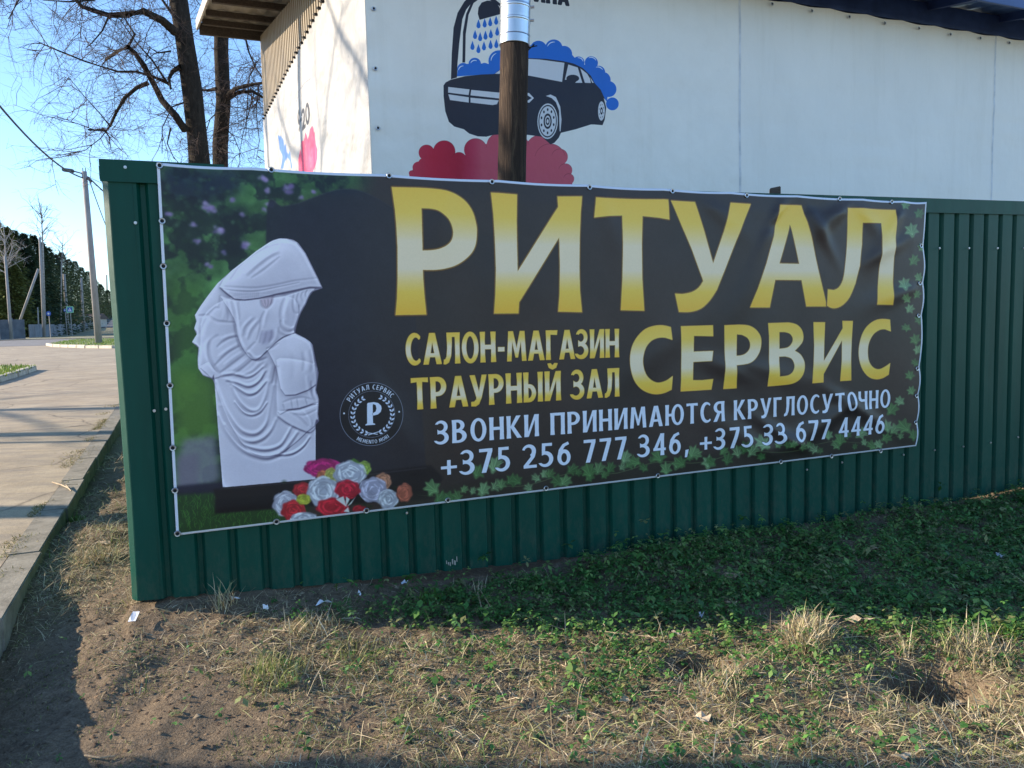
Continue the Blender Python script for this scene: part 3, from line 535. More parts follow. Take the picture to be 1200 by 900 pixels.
    for a in (math.pi-.1, 0.02): cv.put(cv.mask([(1, cv.ph([(0, 0)])*0 or [tuple(np.add(tx(a, rr*.87), (3.2*math.cos(t), 3.2*math.sin(t)))) for t in np.linspace(0, 6, 8)])]), (230, 234, 246))
    E2 = lambda p: [cv.m2t((C[0]+(x/375)*rr, C[1]-(y/375)*rr)) for x, y in p]      # emblem drawn in 1/375 of its radius
    cv.put(cv.mask([(1, E2([(-52, -128), (-40, -138), (30, -142), (80, -128), (112, -95), (118, -60), (105, -20), (70, 8), (18, 18), (8, 12), (8, -10), (45, -30), (55, -65), (48, -105), (18, -118), (14, -100), (8, 105), (32, 115), (34, 128), (-85, 128), (-82, 115), (-62, 105), (-56, -60)]))], 4), (224, 232, 248))
    for sx in (-1, 1):
        for k in range(11):
            a = math.radians(58-k*13.2) if sx > 0 else math.radians(180-58+k*13.2); R_ = 228
            cx, cy = 8+R_*math.cos(a)*1.02, 10-R_*math.sin(a)*.98
            for io in (-1, 1):
                th = -a+(sx*(math.pi/2))+math.pi*0+io*sx*.55*-1; dx, dy = math.cos(th), math.sin(th)
                if sx > 0: dx, dy = math.cos(-a-math.pi/2+io*.6), math.sin(-a-math.pi/2+io*.6)
                else: dx, dy = math.cos(-a+math.pi/2-io*.6), math.sin(-a+math.pi/2-io*.6)
                L_ = 52; nx, ny = -dy, dx; cv.put(cv.mask([(1, E2([(cx, cy), (cx+dx*L_*.5+nx*13, cy+dy*L_*.5+ny*13), (cx+dx*L_, cy+dy*L_), (cx+dx*L_*.5-nx*13, cy+dy*L_*.5-ny*13)]))], 4), (218, 226, 244))
    for sx in (-1, 1): cv.put(cv.mask([(1, E2([(sx*85, 205), (sx*85, 215), (-sx*55, 248), (-sx*60, 238)]))], 4), (218, 226, 244))
    cv.a += (smoothnoise(Hh, Ww, 3, 9, 1)[..., None]-.5)*5
    return cv
BC = dict(TL=FEN.q(183.5, 190, .025), TR=FEN.q(1087, 236.5, .025), BL=FEN.q(206.5, 628, .025), BR=FEN.q(1074.5, 523, .025))
def banner_edge(cv):
    """white hem of the vinyl, painted along the cut edge"""
    P = [cv.m2t(BC[k]) for k in ('TL', 'TR', 'BR', 'BL')]
    yy, xx = np.mgrid[0:cv.H, 0:cv.W]; d = np.full((cv.H, cv.W), 1e9)
    for i in range(4):
        (ax, ay), (bx, by) = P[i], P[(i+1) % 4]; l = math.hypot(bx-ax, by-ay); d = np.minimum(d, ((bx-ax)*(yy-ay)-(by-ay)*(xx-ax))/l)
    hem = np.clip((.011*cv.k-d)/1.5+.5, 0, 1)[..., None]; cv.a = cv.a*(1-hem)+np.array((222, 228, 240), np.float32)*hem
def streaks(m, col, amt=.5):
    """rain runs and grime on the vinyl"""
    a_ = m.ramp(m.noise(7, 5, .7, m.coord((1, 1, .07))), [(.52, (0, 0, 0)), (.72, (amt, amt, amt))]); b_ = m.ramp(m.noise(9, 6, .75), [(.60, (0, 0, 0)), (.78, (amt, amt, amt))])
    return m.mix(b_, m.mix(a_, col, (.74, .72, .66), 'MULTIPLY'), (.78, .75, .68), 'MULTIPLY')
# ---------------------------------------- pictures on the car wash tarpaulins
WS0, WS1, WZ0, WZ1 = 0.0, 3.2, 1.9, 4.02
TARP = (242, 239, 232)
def front_art():
    cv = Canvas(WALL, WS0, WS1, WZ0, WZ1, 2200, .05); Hh, Ww = cv.H, cv.W
    N1 = smoothnoise(Hh, Ww, 300, 11)[..., None]; N2 = smoothnoise(Hh, Ww, 60, 12)[..., None]
    cv.a[:] = np.array(TARP, np.float32)+(N1-.5)*8+(N2-.5)*5
    Q = lambda p: [(x/4+460, y/4) for x, y in p]
    dark = (36, 38, 54); blue = (30, 110, 208); poly = lambda p, c, **k: cv.poly(Q(p), c, **k)
    # water hose and shower head
    poly([(275, 370), (278, 250), (286, 130), (305, 60), (335, 10), (360, -18), (440, -18), (395, -2), (365, 20), (345, 45), (327, 90), (313, 200), (305, 300), (303, 362)], dark)
    poly([(328, 292), (330, 150), (345, 65), (368, 14), (400, -12), (410, -8), (380, 14), (356, 70), (343, 160), (341, 292)], dark)
    poly([(408, 93), (400, 65), (403, 35), (418, 12), (445, 2), (470, 5), (492, 20), (507, 40), (540, 56)], dark)
    poly([(440, -6), (480, -4), (505, 16), (530, 45), (522, 50), (500, 26), (470, 6)], dark)
    for x, y in [(403, 112), (432, 108), (458, 102), (486, 95), (387, 162), (411, 172), (436, 165), (461, 158), (491, 146), (375, 213), (403, 228), (429, 215), (460, 208), (487, 204), (512, 100), (515, 150)]:
        poly([(x, y-22), (x+7, y-2), (x+10, y+8), (x+6, y+19), (x-3, y+21), (x-10, y+12), (x-8, y)], blue)
    C_ = lambda x, y, r, c=blue: poly(ell(x, y, r, r, 26), c)
    hi = lambda x, y, r, a0, a1: cv.stroke(Q(ell(x, y, r, r, 10, a0, a1)), 1.1, (226, 234, 246))
    poly([(303, 357), (306, 325), (330, 300), (400, 296), (470, 300), (520, 280), (520, 345), (400, 350)], blue)
    for c in [(332, 322, 28), (386, 299, 29), (432, 320, 26), (500, 285, 50)]: C_(*c)
    poly([(640, 275), (640, 240), (700, 215), (830, 240), (870, 290), (940, 320), (985, 370), (1010, 420), (1005, 480), (985, 450), (960, 410), (930, 370), (890, 330), (820, 300)], blue)
    for c in [(600, 245, 50), (650, 245, 34), (685, 230, 40), (757, 225, 41), (805, 252, 38), (872, 292, 28), (932, 294, 31), (965, 340, 32), (960, 395, 22), (1012, 417, 38), (1030, 487, 30), (985, 375, 38)]: C_(*c)
    for c in [(332, 330, 22, 185, 275), (386, 302, 20, 200, 300), (500, 285, 38, 180, 250), (757, 228, 32, 200, 280), (872, 292, 22, 260, 350), (932, 292, 24, 240, 340), (962, 340, 26, 250, 330), (655, 240, 26, 190, 260)]: hi(*c)
    # red cloud
    red = lambda xx, yy: np.stack([np.interp(xx/cv.k, a, b) for a, b in (((.2, .42, .62, .74, .8, 2), (206, 200, 182, 192, 200, 208)), ((.2, .42, .62, .74, .8, 2), (66, 28, 14, 54, 78, 90)), ((.2, .42, .62, .74, .8, 2), (86, 60, 54, 84, 98, 106)))], -1)
    rc = [(122, 785, 28), (160, 715, 37), (243, 710, 52), (312, 748, 35), (390, 702, 54), (500, 682, 58), (580, 690, 62), (690, 695, 62), (740, 745, 72), (785, 735, 38), (812, 798, 32), (828, 838, 25), (90, 812, 13)]
    poly([(80, 816), (130, 745), (240, 700), (320, 745), (380, 695), (480, 660), (700, 660), (780, 740), (820, 800), (845, 862), (850, 1000), (60, 1000)], red)
    for c in rc: C_(*c[:3], red)
    for c in rc[1:]: cv.stroke(Q(ell(c[0], c[1], c[2], c[2], 12, 190, 350)), .6, (110, 24, 44), .5)
    # car
    poly([(240, 400), (250, 385), (275, 372), (340, 356), (420, 348), (478, 346), (508, 322), (560, 296), (600, 281), (640, 272), (720, 275), (800, 286), (850, 298), (890, 318), (930, 355), (947, 388), (975, 420), (992, 458), (1001, 505), (995, 560), (985, 586), (945, 583), (930, 583), (860, 605), (790, 622), (780, 645), (760, 668), (742, 676), (700, 640), (640, 632), (560, 625), (470, 632), (440, 640), (400, 638), (360, 625), (335, 605), (290, 592), (265, 570), (248, 520), (240, 450)], dark)
    lt = (214, 216, 222)
    for p in ([(480, 345), (512, 322), (600, 285), (640, 275), (690, 278), (806, 294), (795, 384), (640, 354), (560, 347)], [(824, 302), (868, 316), (890, 388), (856, 388), (872, 370), (860, 354), (830, 354), (820, 372), (808, 374)], [(880, 320), (912, 345), (926, 368), (930, 389), (902, 388)], [(926, 360), (944, 388), (936, 388)], [(262, 406), (362, 418), (357, 445), (261, 433)], [(370, 420), (560, 440), (560, 468), (366, 446)], [(262, 441), (358, 455), (358, 480), (270, 468)], [(366, 457), (498, 470), (490, 488), (470, 492), (366, 480)], [(628, 434), (640, 436), (662, 460), (640, 482), (628, 480), (630, 473), (652, 460), (630, 445)], [(718, 450), (740, 443), (765, 455), (785, 500), (792, 560), (788, 615), (784, 615), (780, 520), (765, 480), (745, 460)], [(988, 458), (996, 470), (999, 500), (995, 480)]): poly(p, lt)
    poly(ell(845, 367, 30, 17), dark)
    for rx, ry, c in ((48, 83, lt), (43, 76, dark), (39, 70, lt), (19, 36, dark), (13, 26, lt), (9, 18, dark), (5, 10, lt)): poly(ell(727, 568, rx, ry), c)
    for k in range(10): a = k*.628+.3; poly(ell(727+30*math.cos(a), 568+54*math.sin(a), 4, 7, 8), dark)
    for rx, ry, c in ((16, 45, lt), (6, 17, dark), (3, 8, lt)): poly(ell(979, 520, rx, ry), c)
    for k in range(8): a = k*.785+.3; poly(ell(979+11*math.cos(a), 520+31*math.sin(a), 1.5, 3, 6), dark)
    a, b, t = WALL.q(627, .6, .05), WALL.q(667, 6, .05), WALL.q(627, -17, .05)
    def pd(c, mk, T): c.put(mk, (30, 34, 50))
    text(cv, 'ИНА', a, b, t[1]-a[1], pd, gap=.12, bold=4)
    return cv
def side_art():
    cv = Canvas(SIDE, 0, 5.95, 2.6, 4.08, 1800, .05); Hh, Ww = cv.H, cv.W
    cv.a[:] = np.array((156, 155, 154), np.float32)+(smoothnoise(Hh, Ww, 200, 21)[..., None]-.5)*12
    z = lambda p: [(x/8.1875+320, y/8.1818+90) for x, y in p]
    pink = [(238, 900), (240, 780), (260, 688), (272, 750), (278, 640), (292, 610), (304, 618), (316, 532), (330, 560), (338, 600), (350, 560), (356, 500), (374, 466), (388, 490), (396, 525), (408, 535), (416, 640), (432, 690), (432, 780), (418, 830), (396, 860), (380, 900), (380, 1000), (240, 1000)]
    cv.poly(z(pink), (206, 48, 92)); cv.poly(z([(340, 900), (345, 700), (420, 640), (428, 800), (380, 880)]), (186, 74, 122), .6, soft=6)
    for p in ([(40, 560), (70, 570), (95, 600), (100, 660), (120, 640), (130, 720), (150, 740), (165, 700), (175, 770), (190, 870), (175, 880), (165, 810), (140, 770), (110, 800), (95, 880), (70, 880), (85, 760), (60, 700), (52, 620)],): cv.poly(z(p), (52, 100, 172), .9, soft=2)
    q = lambda x, y: SIDE.q(x, y, .05)
    def pd(c, mk, T): c.put(mk, (30, 32, 44))
    # opening hours under a thin curved line of small print
    for s_, x0, x1, yb0, yb1, yt0 in (('9', 349.3, 353.4, 155, 149.5, 131), ('-', 353.9, 355.6, 149, 147, 129), ('20', 355.8, 363.6, 151, 144, 127)):
        a, b, t = q(x0, yb0), q(x1, yb1), q(x0, yt0)
        text(cv, s_, (a[0], (a[1]+b[1])/2), (b[0], (a[1]+b[1])/2), t[1]-a[1], pd, gap=.12, bold=2)
    rg = np.random.default_rng(3)
    for i in range(13):
        t = i/12; x = 347+t*16.4; y = 119.5-26*t-4*math.sin(t*3.1)
        cv.stroke([(x, y), (x+.2, y-2.6)], .5, (70, 74, 96), .8); cv.stroke([(x, y-1.3), (x+.7, y-1.9)], .5, (70, 74, 96), .7)
    return cv

def image_mat(name, img, rough=.45, spec=.5, bumps=((60, .1, .004),), coat=0, dirt=0):
    m = MatB(name, rough, 0, spec); t = m.n('ShaderNodeTexImage'); t.image = img; t.extension = 'EXTEND'
    m.color(streaks(m, t.outputs[0], dirt) if dirt else t.outputs[0]); m.b.inputs['Coat Weight'].default_value = coat; m.b.inputs['Coat Roughness'].default_value = .25
    for s, st_, d in bumps: m.bump(m.noise(s, 3, .5), st_, d)
    return m.m

# ============================================================ materials
M_ = {}
m = MatB('dirt', .95, 0, .15); v = m.coord()
big = m.noise(1.6, 4, .6, v); fine = m.noise(28, 6, .7, v); grit = m.noise(160, 3, .6, v)
c = m.ramp(fine, [(.3, (.06, .042, .028)), (.52, (.175, .125, .08)), (.75, (.34, .26, .175))])
c = m.mix(m.ramp(big, [(.4, (0, 0, 0)), (.62, (.75, .75, .75))]), c, (.13, .098, .066)); c = m.mix(.3, c, m.ramp(grit, [(.35, (.06, .045, .03)), (.7, (.42, .34, .24))]))
tc = m.n('ShaderNodeTexCoord'); vl = m.n('ShaderNodeVectorMath', operation='LENGTH'); m.l(tc.outputs['Object'], vl.inputs[0]); mr = m.n('ShaderNodeMapRange'); mr.inputs[1].default_value = 7; mr.inputs[2].default_value = 11; m.l(vl.outputs['Value'], mr.inputs[0])
c = m.mix(mr.outputs[0], c, m.ramp(m.noise(3, 6, .7, v), [(.35, (.25, .22, .12)), (.65, (.42, .37, .24))]))  # unseen outer ground made paler to bounce more sunlight onto the wall
m.color(c).bump(fine, .7, .02).bump(grit, .6, .006); M_['dirt'] = m.m
m = MatB('worn_asphalt', .93, 0, .2); v = m.coord()
f1 = m.noise(220, 2, .6, v); f2 = m.noise(1.3, 5, .65, v); f3 = m.noise(14, 5, .7, v)
c = m.ramp(f2, [(.3, (.27, .21, .135)), (.5, (.43, .345, .235)), (.7, (.55, .455, .32))]); c = m.mix(.45, c, m.ramp(f1, [(.3, (.12, .10, .075)), (.65, (.60, .50, .37))]))
nn = m.n('ShaderNodeTexNoise'); nn.inputs['Scale'].default_value = 2.2; nn.inputs['Detail'].default_value = 5; m.l(v, nn.inputs['Vector']); vo = m.n('ShaderNodeTexVoronoi', feature='DISTANCE_TO_EDGE'); vo.inputs['Scale'].default_value = .42; m.l(m.mix(.25, v, nn.outputs['Color'], 'ADD'), vo.inputs['Vector'])
ck = m.ramp(vo.outputs['Distance'], [(.0, (.6, .6, .6)), (.006, (0, 0, 0))]); f9 = m.noise(5, 5, .7, m.coord((.35, 1.3, 1)))
c = m.mix(m.ramp(f9, [(.42, (0, 0, 0)), (.66, (.7, .7, .7))]), c, (.24, .21, .18)); c = m.mix(ck, c, (.07, .06, .05))
c = m.mix(m.ramp(f3, [(.55, (0, 0, 0)), (.8, (.35, .35, .35))]), c, (.12, .1, .085)); m.color(c).bump(f1, .5, .004).bump(f3, .35, .01); M_['yard'] = m.m
M_['road'] = simple('road_asphalt', (.2, .19, .185), (.13, .125, .125), 3, .9, 0, .3, 60)
m = MatB('kerb_concrete', .9, 0, .25); v = m.coord(); c = m.ramp(m.noise(7, 6, .7, v), [(.3, (.15, .135, .105)), (.6, (.3, .27, .22))]); c = m.mix(m.ramp(m.noise(40, 3, .6, v), [(.6, (0, 0, 0)), (.8, (.6, .6, .6))]), c, (.1, .09, .07))
m.color(c).bump(m.noise(60, 4, .7, v), .5, .006); M_['kerb'] = m.m
M_['kerb_light'] = simple('pale_kerb_concrete', (.6, .54, .44), (.4, .36, .29), 5, .9, 0, .4, 30)
m = MatB('green_paint', .45, .0, .22); v = m.coord((1, 1, .12))
m.color(m.ramp(m.noise(6, 5, .65, v), [(.3, (.0008, .052, .036)), (.7, (.0016, .074, .050))])); m.b.inputs['Coat Weight'].default_value = .04; m.b.inputs['Coat Roughness'].default_value = .3
d_ = m.noise(34, 6, .75, m.coord((1, 1, .25))); m.color(m.mix(m.ramp(d_, [(.70, (0, 0, 0)), (.86, (.4, .4, .4))]), m.b.inputs['Base Color'].links[0].from_socket, (.09, .12, .1)))

gq = m.n('ShaderNodeNewGeometry'); sx_ = m.n('ShaderNodeSeparateXYZ'); m.l(gq.outputs['Position'], sx_.inputs[0]); mr = m.n('ShaderNodeMapRange'); mr.inputs[1].default_value = .42; mr.inputs[2].default_value = .02; m.l(sx_.outputs[2], mr.inputs[0])
mm = m.n('ShaderNodeMath', operation='MULTIPLY'); m.l(mr.outputs[0], mm.inputs[0]); m.l(m.ramp(m.noise(22, 6, .8, m.coord((1, 1, .5))), [(.45, (0, 0, 0)), (.8, (.45, .45, .45))]), mm.inputs[1])
m.color(m.mix(mm.outputs[0], m.b.inputs['Base Color'].links[0].from_socket, (.16, .13, .09)))
sc_ = m.noise(60, 3, .6, m.coord((1.2, 1.2, .05))); m.color(m.mix(m.ramp(sc_, [(.68, (0, 0, 0)), (.74, (.22, .22, .22))]), m.b.inputs['Base Color'].links[0].from_socket, (.05, .12, .10)))
m.bump(m.noise(5, 3, .5, m.coord((1, 1, .6))), .25, .02).bump(m.noise(30, 3, .5), .06, .004); M_['green'] = m.m
M_['trim'] = m.m
M_['green_dark'] = simple('green_paint_inside', (.004, .03, .026), None, 5, .5)
#TARP#
m = MatB('tarpaulin', .55, 0, .4); v = m.coord((1, 1, .6))
m.color(streaks(m, m.ramp(m.noise(2.2, 5, .6, v), [(.3, (.84, .82, .77)), (.7, (.90, .875, .82))]), .2)); m.bump(m.noise(3.5, 4, .55, m.coord((1, 1, .5))), .35, .05).bump(m.noise(14, 3, .5, m.coord((.4, .4, 1.6))), .12, .02); M_['tarp'] = m.m
M_['cladding'] = simple('beige_cladding', (.30, .24, .155), (.25, .20, .135), 3, .5, 0, .05, 20, .5, (1, 1, .2))
M_['far_turf'] = None
M_['roof'] = simple('roof_steel', (.14, .22, .42), (.08, .14, .28), 6, .45, .5, .1, 20)
M_['roof_old'] = simple('old_roof_sheet', (.30, .27, .22), (.16, .145, .12), 5, .7, 0, .3, 25, .4, (1, .3, 1))
M_['rafter'] = simple('dark_timber', (.10, .08, .065), (.05, .042, .036), 12, .8, 0, .4, 40, .3, (1, 8, 8))
M_['fascia'] = simple('weathered_fascia', (.46, .42, .36), (.30, .27, .23), 8, .7, 0, .2, 30)
M_['navy'] = simple('navy_trim', (.05, .09, .23), (.03, .055, .15), 5, .4, .2, .05)
m = MatB('pole_wood', .85, 0, .3); v = m.coord((9, 9, .55)); c = m.ramp(m.noise(5, 8, .75, v, 1.2), [(.28, (.010, .006, .005)), (.5, (.045, .028, .019)), (.72, (.14, .095, .06))])
m.color(c).bump(m.noise(9, 8, .75, v), .8, .02); M_['pole_wood'] = m.m
m = MatB('zinc_sheet', .32, 1, .5); v = m.coord((1, 1, .3)); m.color(m.ramp(m.noise(9, 5, .6, v), [(.3, (.50, .52, .55)), (.7, (.68, .70, .73))])); m.bump(m.noise(12, 3, .5, v), .12, .01); M_['zinc'] = m.m
M_['steel'] = simple('grommet_steel', (.62, .63, .66), (.45, .46, .5), 30, .35, 1, 0)
M_['black'] = simple('black_hole', (.012, .012, .015), None, 10, .8, 0, 0)
M_['rope'] = simple('black_rope', (.02, .018, .018), None, 40, .9)
M_['white_stitch'] = simple('white_hem_tape', (.74, .75, .78), None, 8, .5)
m = MatB('bark', .92, 0, .2); v = m.coord((3, 3, .8)); c = m.ramp(m.noise(7, 8, .75, v, .6), [(.3, (.012, .010, .009)), (.55, (.036, .029, .023)), (.75, (.085, .072, .055))])
m.color(c).bump(m.noise(14, 6, .75, v), .9, .03); M_['bark'] = m.m
M_['twig'] = simple('twigs', (.12, .075, .06), (.06, .04, .035), 5, .85)
M_['birch'] = simple('birch_bark', (.5, .46, .43), (.28, .25, .23), 3, .8, 0, .2, 30, .3, (1, 1, 3))
M_['concrete'] = simple('pole_concrete', (.36, .33, .31), (.27, .25, .235), 4, .9, 0, .3, 30, .3, (1, 1, .3))
M_['wire'] = simple('wire', (.03, .032, .035), None, 10, .6)
M_['lamp'] = simple('lamp_grey', (.10, .11, .12), None, 10, .5, .3)
M_['fence_grey'] = simple('far_fence_grey', (.13, .145, .17), (.08, .09, .11), 2, .8, 0, .2, 20)
M_['fence_slate'] = simple('far_fence_slate', (.20, .21, .24), (.13, .14, .16), 2, .8, 0, .2, 20)
M_['needles'] = tinted('needles', .8, .2, .25); M_['leafy'] = tinted('leaves', .55, .35, .3); M_['straw'] = tinted('straw', .8, .2, .2)
M_['paper'] = simple('scrap_paper', (.78, .80, .83), (.66, .68, .72), 30, .7, 0, .3, 60)
M_['dryleaf'] = simple('dry_leaf', (.50, .38, .23), (.28, .19, .11), 60, .75, 0, .5, 90)
M_['paleleaf'] = simple('pale_dry_leaf', (.62, .50, .34), (.42, .32, .2), 60, .75, 0, .5, 90)
M_['sign_blue'] = simple('sign_blue', (.02, .09, .42), None, 5, .4, 0, 0); M_['sign_white'] = simple('sign_white', (.75, .77, .76), None, 5, .4, 0, 0)
M_['sign_green'] = simple('sign_lime', (.30, .72, .42), None, 5, .5, 0, 0); M_['house_wall'] = simple('pale_house_wall', (.5, .46, .4), None, 2, .8); M_['house_roof'] = simple('brown_house_roof', (.10, .075, .065), None, 2, .8)
M_['pane'] = simple('window_pane', (.03, .04, .05), None, 2, .1, 0, 0)

# ============================================================ ground
KO = Vector((-2.112, 3.048)); KD = Vector((-.393, .9195)).normalized(); KN = Vector((-KD.y, KD.x))   # kerb's outer edge; KN points towards the yard
if KN.x > 0: KN = -KN
hole1 = gnd(1097, 792); hole2 = gnd(818, 775); clump1 = gnd(946, 742); clump2 = gnd(880, 790)
_ns = np.random.default_rng(12).random((64, 64))
def vnoise(x, y, s):
    x = np.asarray(x)/s+40; y = np.asarray(y)/s+40; xi = np.floor(x).astype(int); yi = np.floor(y).astype(int); fx = x-xi; fy = y-yi
    fx = fx*fx*(3-2*fx); fy = fy*fy*(3-2*fy); q = lambda a, b: _ns[a % 64, b % 64]
    return (q(xi, yi)*(1-fx)+q(xi+1, yi)*fx)*(1-fy)+(q(xi, yi+1)*(1-fx)+q(xi+1, yi+1)*fx)*fy
def sst(a, b, x): t = np.clip((x-a)/(b-a), 0, 1); return t*t*(3-2*t)
def zsoil(x, y):
    x = np.asarray(x, float); y = np.asarray(y, float)
    left = 1-sst(-1.5, -.2, x)
    h = -.02+left*(sst(2.3, 3.9, y)*.115-.02)
    s_ = (x-FEN.o.x)*FEN.d.x+(y-FEN.o.y)*FEN.d.y; t_ = -((x-FEN.o.x)*FEN.n.x*-1+(y-FEN.o.y)*FEN.n.y*-1)
    h += .035*np.exp(-(t_/.25)**2)*(s_ > -.3)*np.clip(1-s_/2, .25, 1)
    h += (vnoise(x, y, .5)-.5)*.06+(vnoise(x, y, .17)-.5)*.03+(vnoise(x, y, .06)-.5)*.016+(vnoise(x, y, .025)-.5)*.007
    for p, r, d in ((hole1, .15, .30), (hole2, .12, .22)): h -= d*np.exp(-(((x-p.x)/r)**2+((y-p.y)/(r*.8))**2)**2)
    for p, r, d in ((clump1, .13, .07), (clump2, .25, .04)): h += d*np.exp(-((x-p.x)**2+(y-p.y)**2)/r**2)
    h -= .03*np.exp(-((x+.35)**2+(y-2.55)**2)/.35**2)
    far = sst(7, 16, np.hypot(x, y)); k = (x-KO.x)*KN.x+(y-KO.y)*KN.y
    base = np.interp(y, [a for a, b in HP], [b for a, b in HP])
    h = h*(1-far)+(base-.05)*far
    return np.where(k > .05, np.minimum(h, base-.10), h)
def gs(px, py):
    """point on the uneven soil seen at px, py"""
    z = 0.
    for _ in range(12): p = gnd(px, py, z); z = .5*z+.5*float(zsoil(p.x, p.y))
    return Vector((p.x, p.y, z))
gx = np.concatenate([-np.geomspace(2600, 3.2, 34), np.arange(-3.15, 5.0, .022), np.geomspace(5.05, 2600, 34)])
gy = np.concatenate([-np.geomspace(400, 1, 16)+2, np.arange(1.05, 6.6, .022), np.geomspace(6.65, 3600, 60)])
X_, Y_ = np.meshgrid(gx, gy); Zg = zsoil(X_, Y_)
nx, ny = len(gx), len(gy); ii = (np.arange(ny-1)[:, None]*nx+np.arange(nx-1)[None]).ravel()
me = npmesh('ground', np.stack([X_.ravel(), Y_.ravel(), Zg.ravel()], 1), np.stack([ii, ii+1, ii+nx+1, ii+nx], 1), smooth=True)
link('ground', me, M_['dirt'], kind='structure')
def sheet(name, pts2, m, dz, n=40, **k):
    """a strip laid on the rising ground: pts2 = list of (left xy, right xy) rungs"""
    V = []; Fq = []
    for a, b in pts2:
        for p in (a, b): V.append((p[0], p[1], H(p[1])+dz))
    for i in range(len(pts2)-1): Fq.append((2*i, 2*i+1, 2*i+3, 2*i+2))
    me = bpy.data.meshes.new(name); me.from_pydata(V, [], Fq); me.update(); return link(name, me, m, **k)
rung = []
for y in list(np.arange(-12, 12, 1.0))+list(np.arange(12, 80, 3.0)):
    t = (y-KO.y-KN.y*.15)/KD.y; xr = KO.x+KD.x*t+KN.x*.15+.006; rung.append(((-90-y, y), (xr if y < 17 else xr-0.0, y)))
sheet('paved_yard', rung, M_['yard'], .02, kind='structure')
# kerb stones along the yard
kr = empty('kerb', (KO.x, KO.y, 0), kind='structure')
for i in range(-5, 22):
    a = KO+KD*(i*1.0+.004); z = H(a.y)+.0235+random.uniform(-.002, .002); o = Vector((a.x, a.y, z-.32)); jit = random.uniform(-.008, .008)
    MB().frame_box(o+Vector((KN.x, KN.y, 0))*jit, (KD.x*.988, KD.y*.988, H(a.y+KD.y)-H(a.y)), (KN.x*.15, KN.y*.15, 0), (0, 0, .32)).build('kerb_stone', M_['kerb'], kr, bevel=.005)

def place(o, pl, s, z, off, parent, sc=1):
    p = pl.P(s, z, off); T = Matrix(((pl.d.x, 0, pl.n.x, p.x), (pl.d.y, 0, pl.n.y, p.y), (pl.d.z, 1, pl.n.z, p.z), (0, 0, 0, 1)))
    if sc: T = T @ Matrix.Scale(sc, 4)
    o.parent = parent; o.matrix_parent_inverse = Matrix.Translation(-Vector(parent.location)); o.matrix_basis = T
# ============================================================ green metal fence
fence = empty('metal_fence', (FEN.o.x, FEN.o.y, 0), label='dark green corrugated metal fence with a capped top edge standing at the yard corner', cat='fence')
PITCH = .1375; DEP = .024
def bottom(s): return float(np.interp(s, [-.3, .22, .61, 1.03, 1.49, 1.99, 2.54, 3.14, 3.8, 4.57, 5.36, 8], [.125, .09, .066, .05, .025, .01, -.01, -.01, -.012, -.012, .01, .02]))
def profile_sheet(pl, s0, n, base, zt, name='profiled_sheet', back=0.0, par=None, m=None, off0=0.0):
    pts = []
    for k in range(n):
        a = s0+k*PITCH; pts += ([(a-.055, -.0012)] if k == 0 else [])+[(a-.0225, 0), (a-.0095, -DEP), (a+.0095, -DEP), (a+.0225, 0)]
    pts.append((s0+n*PITCH-.045, .0006))
    mb = MB(); zs = [0, .5, 1]
    vs = []
    for a, o in pts:
        b = base(a)
        for t in zs: vs.append(pl.P(a, b+(zt-b)*t, o+off0+(.0025*math.sin(a*3+t*4))))
    fs = [(i*3+j, (i+1)*3+j, (i+1)*3+j+1, i*3+j+1) for i in range(len(pts)-1) for j in range(2)]
    mb.add(vs, fs); me = mb.mesh(name); o = link(name, me, m or M_['green'], par)
    sm = o.modifiers.new('thickness', 'SOLIDIFY'); sm.thickness = .0012; sm.offset = 0; return o
# dark valleys sit at whole pitches from s = 0
off = -.012
for k in range(7):
    s0 = -.1375+k*8*PITCH
    profile_sheet(FEN, s0, 8, bottom, 1.97, par=fence, off0=-.001*(k % 2))
# left edge: flat strip of the first sheet, bent round towards the yard
vs = []; prof = [(-.172, .0008), (-.258, .0008), (-.262, -.0015), (-.282, -.026), (-.284, -.03), (-.284, -.12)]
for a, o in prof:
    for t in range(5): b = bottom(a); vs.append(FEN.P(a+.004*math.sin(t*1.3), b+(1.955-b)*t/4, o))
o = link('corner_trim', MB().add(vs, [(i*5+j, i*5+j+1, (i+1)*5+j+1, (i+1)*5+j) for i in range(len(prof)-1) for j in range(4)]).mesh('corner_trim'), M_['green'], fence)
sm = o.modifiers.new('thickness', 'SOLIDIFY'); sm.thickness = .0015; sm.offset = 0
# return leg running back along the kerb
RET = Plane(tuple(FEN.P(-.258, 0, -.15))[:2], (-FEN.d.y, FEN.d.x))
for k in range(7): profile_sheet(RET, 0+k*8*PITCH, 8, lambda s: .08, 1.97, par=fence)
RET2 = RET.P(0, 0)
# top cap (folded strip), in lengths that butt end to end
def cap(pl, a, b, x0=.006):
    mb = MB(); pr = [(x0, -.085), (x0+.006, -.085), (x0+.006, .0), (-.05, .004), (-.05, -.05), (-.056, -.05), (-.056, .01), (x0, .006)]
    vs = [pl.P(s, (1.992 if s < .195 else 1.966 if s < 2.5 else 1.990+.0105*(s-4.3) if pl is FEN else 1.99)+z, o) for s in (a, b) for o, z in [(x0+.006, -.088), (x0+.007, .002), (-.052, .004), (-.052, -.05), (-.049, -.05), (-.049, .001), (x0+.004, -.001), (x0+.003, -.088)]]
    n = 8; fs = [(i, (i+1) % n, n+(i+1) % n, n+i) for i in range(n)]+[tuple(range(n))[::-1], tuple(range(n, 2*n))]
    return mb.add(vs, fs).build('top_cap', M_['green'], fence)
for a, b in ((-.292, .19), (.197, 2.3), (2.31, 4.37), (4.371, 7.6)): cap(FEN, a, b)
cap(RET, .01, 3.8); cap(RET, 3.802, 7.7)
